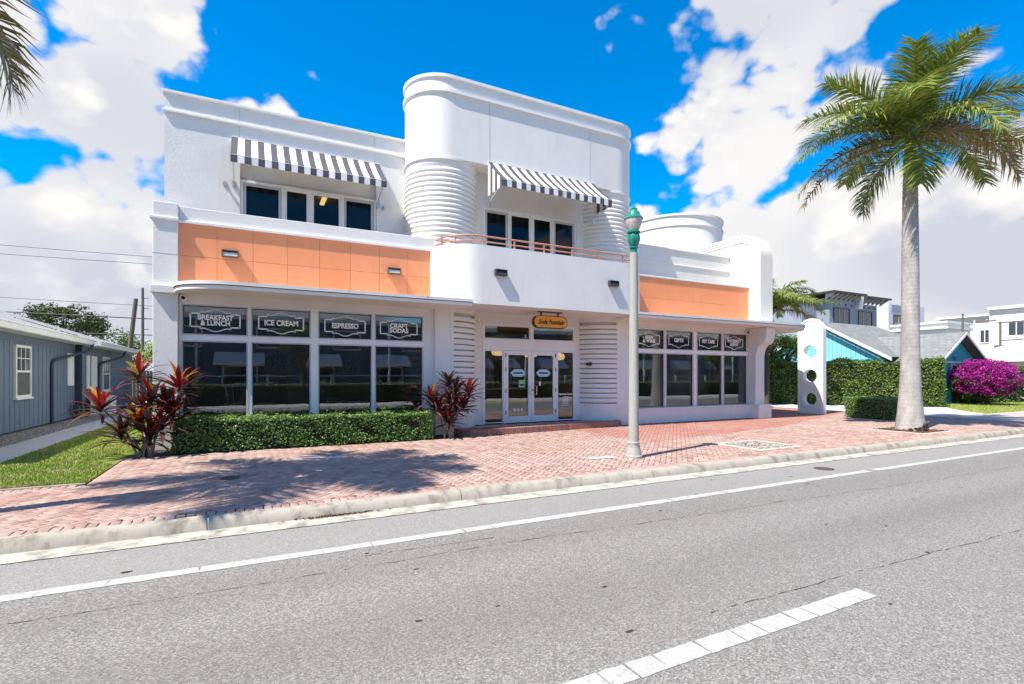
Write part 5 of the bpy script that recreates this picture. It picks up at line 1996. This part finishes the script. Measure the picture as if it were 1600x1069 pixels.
fe = thing('garden_fence', 'tan picket fence closing the passage beside the blue-grey house', 'fence', (-3.8, 33.5, 0))
x = -5.68
while x < -1.9:
    G().box(x, x + 0.13, 33.5, 33.53, 0.03, 1.9).build('picket', M['tan_fence'], fe)
    x += 0.15
for z in (0.4, 1.5):
    G().box(-5.7, -1.9, 33.535, 33.58, z, z + 0.09).build('fence_rail', M['wood'], fe)

# ------------------------------------------------------------------ trees, poles and wires at the left
def tree(label, x, y, z, r, n_cl, per, size, mat, trunk_h, cr=0.9, name='tree'):
    t = thing(name, label, 'tree', (x, y, 0))
    P, D = clumpy(n_cl, per, (x, y, z), r, cr, -0.45)
    link('crown', leaf_mesh('crown', P, D, size, mat, 0.6, 0.7), t)
    G().tube([(x, y, -0.05), (x + .1, y, trunk_h * 0.5), (x, y, z - r[2] * 0.3)], [0.28, 0.22, 0.14], 10).build('trunk', M['bark'], t, smooth=True)
    for q in np.linspace(0, 2 * PI, 6)[:-1]:
        G().tube([(x, y, trunk_h * 0.75), (x + r[0] * .35 * math.cos(q), y + r[1] * .35 * math.sin(q), z - r[2] * .2), (x + r[0] * .7 * math.cos(q), y + r[1] * .7 * math.sin(q), z + r[2] * .3)], [0.12, 0.08, 0.03], 6).build('limb', M['bark'], t, smooth=True)
    return t


tree('dark spreading tree behind the blue-grey house roof', -10.9, 43.0, 4.9, (2.3, 2.1, 1.2), 70, 70, 0.17, M['tree'], 3.6, 0.65)
tree('small tree showing at the left edge above the house roof', -15.5, 42.0, 4.7, (1.5, 1.5, 1.0), 50, 60, 0.26, M['tree'], 3.4)
tree('lime green shrubby tree behind the left corner pier', -3.55, 27.2, 2.45, (0.5, 0.5, 0.75), 26, 50, 0.10, M['lime'], 1.6, 0.4)
tree('green tree low between the poles beyond the house', -9.2, 46.0, 3.3, (2.2, 2.0, 1.5), 40, 60, 0.2, M['clusia'], 2.4, 0.7)
pl = thing('utility_pole', 'leaning grey utility pole behind the blue-grey house', 'utility pole', (-6.6, 38, 0))
G().tube([(-6.75, 38, -0.1), (-6.12, 38, 6.3)], [0.14, 0.115], 10).build('pole', M['wood'], pl, smooth=True)
pl = thing('utility_pole', 'thin straight utility pole with side brackets left of the shop corner', 'utility pole', (-5.48, 36, 0))
G().tube([(-5.48, 36, -0.1), (-5.48, 36, 6.7)], [0.085, 0.065], 8).build('pole', M['wood'], pl, smooth=True)
for z in (4.3, 4.9, 5.5, 6.1):
    G().tube([(-5.48, 36, z), (-5.2, 36, z + 0.02)], 0.02, 6).build('bracket', M['dark_line'], pl)
pl = thing('utility_pole', 'distant pole with transformer beyond the house roof', 'utility pole', (-11.4, 56, 0))
G().tube([(-11.4, 56, -0.1), (-11.4, 56, 6.7)], [0.16, 0.12], 8).build('pole', M['wood'], pl, smooth=True)
G().lathe([(0.0, 5.9), (0.24, 5.95), (0.24, 6.6), (0.0, 6.65)], -11.75, 56, 14).build('transformer', M['grey_alu'], pl, smooth=True)
G().tube([(-11.4, 56, 5.3), (-10.7, 56, 5.4), (-10.5, 56, 4.8)], 0.06, 6).build('lamp_arm', M['grey_alu'], pl, smooth=True)


def wire(label, a, b, sag, r=0.014, grp='overhead wires at the left'):
    a, b = Vector(a), Vector(b)
    pts = [a.lerp(b, u) + Vector((0, 0, -sag * 4 * u * (1 - u))) for u in np.linspace(0, 1, 14)]
    o = G().tube(pts, r, 5, cap=False).build('overhead_wire', M['dark_line'])
    tag(o, label, 'wire', grp)


ex = lambda x0, y0, z0: (x0, y0, z0)
wire('uppermost overhead wire left of the shop', (-44, 36, 9.3), (2.0, 36, 8.7), 0.5)
wire('second overhead wire from the top left of the shop', (-44, 36, 8.4), (2.0, 36, 8.3), 0.4)
wire('overhead wire just above the house roof at the left', (-44, 38, 6.9), (2.0, 38, 5.9), 0.3)
wire('thick lower overhead wire crossing the utility poles', (-30, 37, 5.4), (2.0, 37, 5.0), 0.1, 0.03)
wire('lowest thick overhead wire behind the house roof', (-30, 37, 4.2), (2.0, 37, 4.1), 0.1, 0.03)

# ------------------------------------------------------------------ turquoise house at the right
th = thing('turquoise_house', 'turquoise bungalow with grey shingle roof behind the hedge', 'house', (37, 20, 0))
# main range, ridge along x
ZU = 0.30
g = G()
g.add([(33.25, 16.9, 0), (42.5, 16.9, 0), (42.5, 24.3, 0), (33.25, 24.3, 0), (33.25, 16.9, 2.6 + ZU), (42.5, 16.9, 2.6 + ZU), (42.5, 24.3, 2.6 + ZU), (33.25, 24.3, 2.6 + ZU), (33.25, 20.6, 4.68 + ZU)],
      [(0, 1, 5, 4), (1, 2, 6, 5), (2, 3, 7, 6), (3, 0, 4, 8, 7)])
g.build('wall', M['turq_lt'], th)
y = 17.0
while y < 24.1:
    zt_ = 2.6 + ZU + 2.08 * (1 - (abs(y + .14 - 20.6) + 0.15) / 3.7) - 0.12
    G().box(33.215, 33.248, y + .01, y + .27, 1.9, zt_).build('board', M['turq_lt'], th)
    y += 0.28
g = G()
g.add([(32.95, 16.3, 2.42 + ZU), (32.95, 20.6, 4.86 + ZU), (39.4, 20.6, 4.86 + ZU), (43.2, 16.3, 2.42 + ZU)], [(0, 1, 2, 3)])
g.add([(32.95, 24.9, 2.42 + ZU), (32.95, 20.6, 4.86 + ZU), (39.4, 20.6, 4.86 + ZU), (43.2, 24.9, 2.42 + ZU)], [(0, 1, 2, 3)])
g.add([(39.4, 20.6, 4.86 + ZU), (43.2, 16.3, 2.42 + ZU), (43.2, 24.9, 2.42 + ZU)], [(0, 1, 2)])
rf = g.build('roof', M['shingle'], th)
for s_ in (1, -1):
    ya, yb = 20.6 - s_ * 4.35, 20.6
    G().prism([(ya, 2.19 + ZU), (yb, 4.66 + ZU), (yb, 4.85 + ZU), (ya, 2.38 + ZU)], 32.86, 32.94, 'x').build('barge_board', M['old_white'], rf)
    G().prism([(ya + s_ * .5, 2.42 + ZU), (yb, 4.50 + ZU), (yb, 4.66 + ZU), (ya + s_ * .5, 2.58 + ZU)], 33.16, 33.21, 'x').build('frieze', M['turq'], rf)
y = 17.2
pts = []
while y < 24.0:
    pts.append((33.19, y, 2.30 + ZU + 0.05 * math.sin(y * 9.0)))
    y += 0.1
G().tube(pts, 0.035, 5).build('scalloped_trim', M['turq'], th)
# front wing, ridge along y
g = G()
g.add([(33.6, 14.6, 0), (38.8, 14.6, 0), (38.8, 17, 0), (33.6, 17, 0), (33.6, 14.6, 2.42), (38.8, 14.6, 2.42), (38.8, 17, 2.42), (33.6, 17, 2.42), (36.2, 14.6, 3.90)], [(0, 1, 5, 8, 4), (3, 0, 4, 7), (1, 2, 6, 5)])
g.build('gable_wall', M['turq'], th)
g = G()
g.add([(33.3, 14.1, 2.38), (36.2, 14.1, 4.12), (36.2, 20.6, 4.12), (33.3, 20.6, 2.38)], [(0, 1, 2, 3)])
g.add([(39.1, 14.1, 2.38), (36.2, 14.1, 4.12), (36.2, 20.6, 4.12), (39.1, 20.6, 2.38)], [(0, 1, 2, 3)])
rf = g.build('wing_roof', M['shingle'], th)
for s_ in (1, -1):
    G().prism([(36.2 - s_ * 2.95, 2.20), (36.2, 3.96), (36.2, 4.10), (36.2 - s_ * 2.95, 2.34)], 14.04, 14.09, 'y').build('barge_board', M['old_white'], rf)
G().box(33.7, 38.7, 14.50, 14.598, 2.34, 2.44).build('belt_board', M['old_white'], th)
w = frame_y(G(), 35.6, 36.7, 0.9, 2.30, 0.09, 14.52, 14.598).build('window', M['old_white'], th)
pane(35.69, 36.61, 0.99, 2.21, 14.55, w, M['farglass'])
text('house_number', '154', 36.05, 14.585, 2.62, 0.30, M['black'], th, 0.01)
# ------------------------------------------------------------------ far buildings at the right
def far_window(root, x0, x1, y, z0, z1, bars=2, rows=2):
    f = frame_y(G(), x0, x1, z0, z1, 0.14, y - 0.12, y - 0.01).build('window', M['dark_line'], root)
    pane(x0 + .14, x1 - .14, z0 + .14, z1 - .14, y - 0.05, f, M['farglass'])
    for i in range(1, bars):
        xx = x0 + (x1 - x0) * i / bars
        G().box(xx - .05, xx + .05, y - 0.11, y - 0.055, z0 + .14, z1 - .14).build('mullion', M['grey_alu'], f)
    for i in range(1, rows):
        zz_ = z0 + (z1 - z0) * i / rows
        G().box(x0 + .14, x1 - .14, y - 0.10, y - 0.056, zz_ - .06, zz_ + .06).build('transom', M['grey_alu'], f)


cd = thing('condo_block', 'grey condominium block with flat overhanging roof beyond the turquoise house', 'building', (86, 50, 0))
G().box(79.7, 86.6, 48, 60, 0, 13.6).build('wall', M['condo'], cd)
G().box(87.4, 93.8, 48.6, 60, 0, 13.4).build('wall', M['condo'], cd)
G().box(86.6, 87.4, 49.2, 60, 0, 12.6).build('recessed_wall', M['condo'], cd)
G().box(76.0, 79.69, 50, 60, 0, 12.8).build('side_wing', M['condo'], cd)
G().prism([(86.4, 12.4), (87.6, 12.4), (87.9, 14.6), (87.3, 14.8)], 47.4, 48.8, 'y').build('chute', M['white_far'], cd)
for x0, x1, yy, zz_ in ((78.2, 87.0, 46.4, 14.3), (87.9, 95.0, 46.9, 14.2)):
    rf = G().box(x0, x1, yy, 61, zz_, zz_ + 0.28).build('roof', M['dark_line'], cd)
    x = x0 + 0.5
    while x < x1 - 0.2:
        G().prism([(yy + .2, zz_ - .02), (yy + 1.6, zz_ - .02), (yy + 1.6, zz_ - .9)], x, x + 0.15, 'x').build('roof_bracket', M['grey_alu'], rf)
        x += 1.2
for x0, x1, yy in ((80.9, 84.6, 48), (88.6, 92.0, 48.6)):
    far_window(cd, x0 - .2, x1 + .3, yy, 9.2, 12.3, 3, 1)
    far_window(cd, x0 - .2, x1 + .3, yy, 5.6, 8.7, 2, 1)
    G().box(x0 - .2, x1 + .2, yy - 0.6, yy - .01, 8.85, 9.1).build('spandrel', M['dark_line'], cd)
    G().box(x0 + 1.0, x1, yy - 1.2, yy - .01, 7.2, 7.5).build('balcony_ledge', M['white_far'], cd)
for z in (6.3, 7.3, 8.3):
    G().box(92.6, 93.2, 48.5, 48.59, z, z + 0.6).build('small_window', M['farglass'], cd)
for i in range(4):
    for x in (80.6 + i * 1.6, 88.4 + i * 1.5):
        G().box(x, x + .25, 47.9 if x < 87 else 48.5, 47.99 if x < 87 else 48.59, 12.75, 13.0).build('vent', M['black'], cd)
G().prism([(76.2, 8.0), (79.6, 8.0), (79.6, 10.6)], 49.0, 49.95, 'y').build('lean_to_roof', M['shingle'], cd)

cd = thing('grey_tower', 'narrow pale grey apartment tower just left of the palm trunk', 'building', (100, 50, 0))
G().box(98.2, 110, 49.0, 60, 0, 14.2).build('wall', M['condo_lt'], cd)
G().box(99.0, 108, 48.9, 48.99, 12.9, 14.0).build('parapet_panel', M['condo'], cd)
far_window(cd, 99.6, 104.6, 48.98, 9.4, 12.3, 3, 2)
far_window(cd, 99.6, 104.6, 48.98, 5.8, 8.8, 3, 1)
G().box(94.6, 98.19, 50, 58, 0, 8.4).build('low_link', M['condo'], cd)
G().prism([(94.4, 8.45), (98.15, 8.45), (94.4, 10.4)], 49.5, 58, 'y').build('link_roof', M['dark_line'], cd)

wb = thing('white_block', 'small white block with cornice right of the palm trunk', 'building', (70, 27, 0))
G().box(65.0, 70.3, 27.0, 32, 0, 7.2).build('wall', M['white_far'], wb)
G().box(64.7, 70.6, 26.7, 32.3, 6.6, 6.85).build('cornice', M['condo_lt'], wb)
G().box(64.8, 70.5, 26.8, 32.2, 7.2, 7.4).build('coping', M['white_far'], wb)

wh = thing('white_apartments', 'long white flat-roofed apartment building with blue panels at the far right', 'building', (95, 30, 0))
XW = 95.0
G().box(XW, XW + 12, 33.6, 40.2, 0, 10.3).build('north_wall_block', M['white_far'], wh)
G().box(XW - 2.0, XW + 12, 12.0, 33.59, 0, 10.9).build('main_wall_block', M['white_far'], wh)
G().box(XW - 2.5, XW + 12, 11.8, 33.6, 10.9, 11.3).build('roof_slab', M['white_far'], wh)
G().box(XW - 0.6, XW + 12, 33.6, 40.5, 10.3, 10.6).build('roof_slab', M['white_far'], wh)


def west_window(root, x, y0, y1, z0, z1, mat=None, nm='window'):
    f = G()
    t_ = 0.12
    for q in ((y0, y1, z0, z0 + t_), (y0, y1, z1 - t_, z1), (y0, y0 + t_, z0 + t_, z1 - t_), (y1 - t_, y1, z0 + t_, z1 - t_)):
        f.box(x - 0.12, x - 0.01, *q)
    f.box(x - 0.10, x - 0.02, (y0 + y1) / 2 - .05, (y0 + y1) / 2 + .05, z0 + t_, z1 - t_)
    o = f.build(nm, M['alu'], root)
    g = G()
    g.add([(x - .05, y0 + t_, z0 + t_), (x - .05, y1 - t_, z0 + t_), (x - .05, y1 - t_, z1 - t_), (x - .05, y0 + t_, z1 - t_)], [(0, 1, 2, 3)])
    g.build('pane', mat or M['farglass'], o)


for y0, y1 in ((38.4, 39.4), (36.9, 37.9), (34.2, 35.4)):
    west_window(wh, XW, y0, y1, 6.4, 8.4)
    west_window(wh, XW, y0, y1, 3.6, 5.2)
G().box(XW - 1.0, XW - .01, 36.2, 37.6, 5.3, 6.3).build('balcony', M['white_far'], wh)
for y0, y1 in ((29.8, 31.6), (22.5, 25.6)):
    west_window(wh, XW - 2.0, y0, y1, 7.0, 9.2)
G().box(XW - 3.0, XW - 2.01, 20, 33.0, 5.9, 6.2).build('balcony', M['white_far'], wh)
G().tube([(XW - 3.0, 20, 7.1), (XW - 3.0, 33.0, 7.1)], 0.05, 6).build('balcony_rail', M['alu'], wh)
for y0, y1, mt in ((31.6, 32.9, 'bluepanel'), (29.0, 31.3, 'farglass'), (26.0, 28.7, 'bluepanel'), (23.5, 25.7, 'farglass'), (20.5, 23.2, 'bluepanel')):
    west_window(wh, XW - 2.0, y0, y1, 3.4, 5.7, M[mt])

ph = thing('pale_house', 'low house with pale shingle roof behind the bougainvillea', 'house', (60, 17, 0))
G().box(56, 74, 14, 22, 0, 2.9).build('wall', M['white_far'], ph)
g = G()
g.add([(55, 13, 2.8), (75, 13, 2.8), (71, 18, 5.0), (58.5, 18, 5.0)], [(0, 1, 2, 3)])
g.add([(55, 23, 2.8), (75, 23, 2.8), (71, 18, 5.0), (58.5, 18, 5.0)], [(0, 1, 2, 3)])
g.add([(55, 13, 2.8), (58.5, 18, 5.0), (55, 23, 2.8)], [(0, 1, 2)])
g.build('roof', M['shingle_pale'], ph)

PG = 'utility poles before the white apartments'
for px_, py_, h, lab, arms in ((65.0, 25.6, 8.0, 'dark pole top above the white block right of the palm', 0), (62.0, 23.5, 6.9, 'utility pole with one cross arm behind the gable', 1), (60.0, 20.9, 6.5, 'utility pole with two cross arms behind the gable', 2)):
    pl = thing('utility_pole', lab, 'utility pole', (px_, py_, 0), PG)
    G().tube([(px_, py_, -0.1), (px_, py_, h)], [0.11, 0.09], 8).build('pole', M['wood'] if not arms else M['old_white'] if arms == 1 else M['wood'], pl, smooth=True)
    for i in range(arms):
        zz_ = h - 0.15 - 1.6 * i
        G().box(px_ - .05, px_ + .05, py_ - 1.6, py_ + (0.2 if i == 0 else 0.1), zz_, zz_ + 0.12).build('cross_arm', M['wood'], pl)
        for q in (-1.5, -0.9, 0.0):
            G().lathe([(0.05, zz_ + .12), (0.06, zz_ + .2), (0.0, zz_ + .27)], px_, py_ + q, 8).build('insulator', M['grey_alu'], pl)
wire('wire running from the dark pole top to the white apartments', (65, 25.6, 7.9), (93, 33, 10.0), 0.4, 0.02, 'wires at the right')
wire('lower wire right of the white block', (65, 25.6, 7.0), (62, 23.5, 6.6), 0.1, 0.02, 'wires at the right')
fr = [(a, random.uniform(20, 60), random.uniform(-70, -30), random.uniform(1.8, 2.6), 0) for a in range(0, 360, 33)]
coconut('palm crown showing over the shingle roof left of the palm trunk', 52.5, 29.5, 5.6, fr, 'garden_palm')
fr = [(a, random.uniform(20, 60), random.uniform(-70, -30), random.uniform(1.6, 2.2), 0) for a in range(0, 360, 40)]
coconut('palm crown between the white block and the white apartments', 71.5, 29.0, 4.8, fr, 'garden_palm')
tree('leafy shrub under the coconut palm behind the arched screen', 28.9, 20.3, 3.0, (1.3, 1.3, 1.15), 70, 60, 0.13, M['clusia'], 1.2, 0.5)

# ------------------------------------------------------------------ arched screen wall at the canopy end
sc = thing('arched_screen', 'white arched screen wall with three round holes at the canopy end', 'screen wall', (21.6, 13.4, 0))
yc, hw, top = 13.74, 0.56, 4.08
out_ = [(yc + hw, 0.0), (yc + hw, top - hw)]
out_ += [(yc + hw * math.cos(q), top - hw + hw * math.sin(q)) for q in np.linspace(0, PI, 22)[1:-1]]
out_ += [(yc - hw, top - hw), (yc - hw, 0.0)]
holes = [(yc, 0.62), (yc, 1.62), (yc, 2.66)]
X0, X1, HC = 21.45, 21.67, 0.45
ry, rz = 0.30, 0.275
ang = sorted(set([round(q, 5) for q in np.linspace(0, 2 * PI, 33)[:-1]] + [round(math.atan2(sz * HC, sy * hw) % (2 * PI), 5) for sy in (1, -1) for sz in (1, -1)]))
g = G()
for xf in (X0, X1):
    zprev = 0.0
    for hy_, hz_ in holes:
        g.add([(xf, yc - hw, zprev), (xf, yc + hw, zprev), (xf, yc + hw, hz_ - HC), (xf, yc - hw, hz_ - HC)], [(0, 1, 2, 3)])
        zprev = hz_ + HC
        vs = []
        for q in ang:
            cq, sq = math.cos(q), math.sin(q)
            k_ = min(hw / max(abs(cq), 1e-6), HC / max(abs(sq), 1e-6))
            vs += [(xf, hy_ + ry * cq, hz_ + rz * sq), (xf, hy_ + k_ * cq, hz_ + k_ * sq)]
        n_ = len(ang)
        g.add(vs, [(2 * i, 2 * i + 1, 2 * ((i + 1) % n_) + 1, 2 * ((i + 1) % n_)) for i in range(n_)])
    g.add([(xf, yc - hw, zprev), (xf, yc + hw, zprev), (xf, yc + hw, top - hw), (xf, yc - hw, top - hw)], [(0, 1, 2, 3)])
    dome = [(xf, yc + hw * math.cos(q), top - hw + hw * math.sin(q)) for q in np.linspace(0, PI, 22)]
    g.add(dome, [tuple(range(22))])
n_ = len(out_)
g.add([(X0, p[0], p[1]) for p in out_] + [(X1, p[0], p[1]) for p in out_], [(i, i + 1, n_ + i + 1, n_ + i) for i in range(n_ - 1)])
for hy_, hz_ in holes:
    n_ = len(ang)
    g.add([(xx, hy_ + ry * math.cos(q), hz_ + rz * math.sin(q)) for xx in (X0, X1) for q in ang], [(i, (i + 1) % n_, n_ + (i + 1) % n_, n_ + i) for i in range(n_)])
g.build('slab', ST, sc)
pts = [(21.445, yc + hw - .07, 0.02), (21.445, yc + hw - .07, top - hw)]
pts += [(21.445, yc + (hw - .07) * math.cos(q), top - hw + (hw - .07) * math.sin(q)) for q in np.linspace(0, PI, 18)[1:-1]]
pts += [(21.445, yc - hw + .07, top - hw), (21.445, yc - hw + .07, 0.02)]
G().tube(pts, 0.022, 6).build('edge_bead', TR, sc, smooth=True)
for hy_, hz_ in holes:
    G().tube([(21.447, hy_ + 0.31 * math.cos(q), hz_ + 0.285 * math.sin(q)) for q in np.linspace(0, 2 * PI, 29)], 0.014, 6, cap=False).build('hole_rim', TR, sc, smooth=True)

# ------------------------------------------------------------------ across the street (mirrored in the glass)
oh = thing('opposite_house', 'slate blue building with white awnings across the street seen mirrored in the shop glass', 'building', (5, -12, 0))
G().box(-24, 90, -18, -12, 0, 5.4).build('wall', M['opp'], oh)
G().box(-24.4, 90.4, -18.4, -11.4, 5.4, 5.7).build('roof', M['old_white'], oh)
for x in range(-22, 88, 5):
    G().prism([(-11.99, 3.2), (-11.0, 2.5), (-11.0, 2.3), (-11.99, 2.4)], x, x + 2.9, 'x').build('awning', M['stripe_w'], oh)
    f = frame_y(G(), x + .4, x + 2.5, 0.9, 2.3, 0.10, -11.99, -11.92).build('window', M['old_white'], oh)
    pane(x + .5, x + 2.4, 1.0, 2.2, -11.95, f, M['farglass'])
for z in (1.05, 1.6):
    G().box(-24, 90, -10.3, -10.24, z, z + 0.07).build('porch_rail', M['old_white'], oh)
for x in range(-23, 89, 4):
    G().box(x, x + 0.14, -10.35, -10.2, 0, 5.4 if x % 3 == 0 else 1.7).build('porch_post', M['old_white'], oh)
for x in range(-20, 88, 5):
    f = frame_y(G(), x + .4, x + 2.3, 3.5, 4.9, 0.10, -11.99, -11.92).build('upper_window', M['old_white'], oh)
    pane(x + .5, x + 2.2, 3.6, 4.8, -11.95, f, M['farglass'])
for x, y, h in ((-6.5, -8.2, 3.2), (3.0, -8.6, 3.8), (17.5, -8.4, 3.4), (30.0, -8.6, 3.9), (41.0, -8.4, 3.3)):
    tree('leafy garden tree %s across the street seen only mirrored in the shop glass' % {-6.5: 'furthest left', 3.0: 'second from left', 17.5: 'in the middle', 30.0: 'second from right', 41.0: 'furthest right'}[x], x, y, h, (1.5, 1.2, 1.3), 36, 45, 0.18, M['clusia'], h * 0.7, 0.6)
slanted_hedge('clipped hedge across the street seen mirrored in the shop glass', (-30, -6.2, 0), (80, -6.2, 0), 1.2, 1.15, 22000, 0.12, M['hedge'])
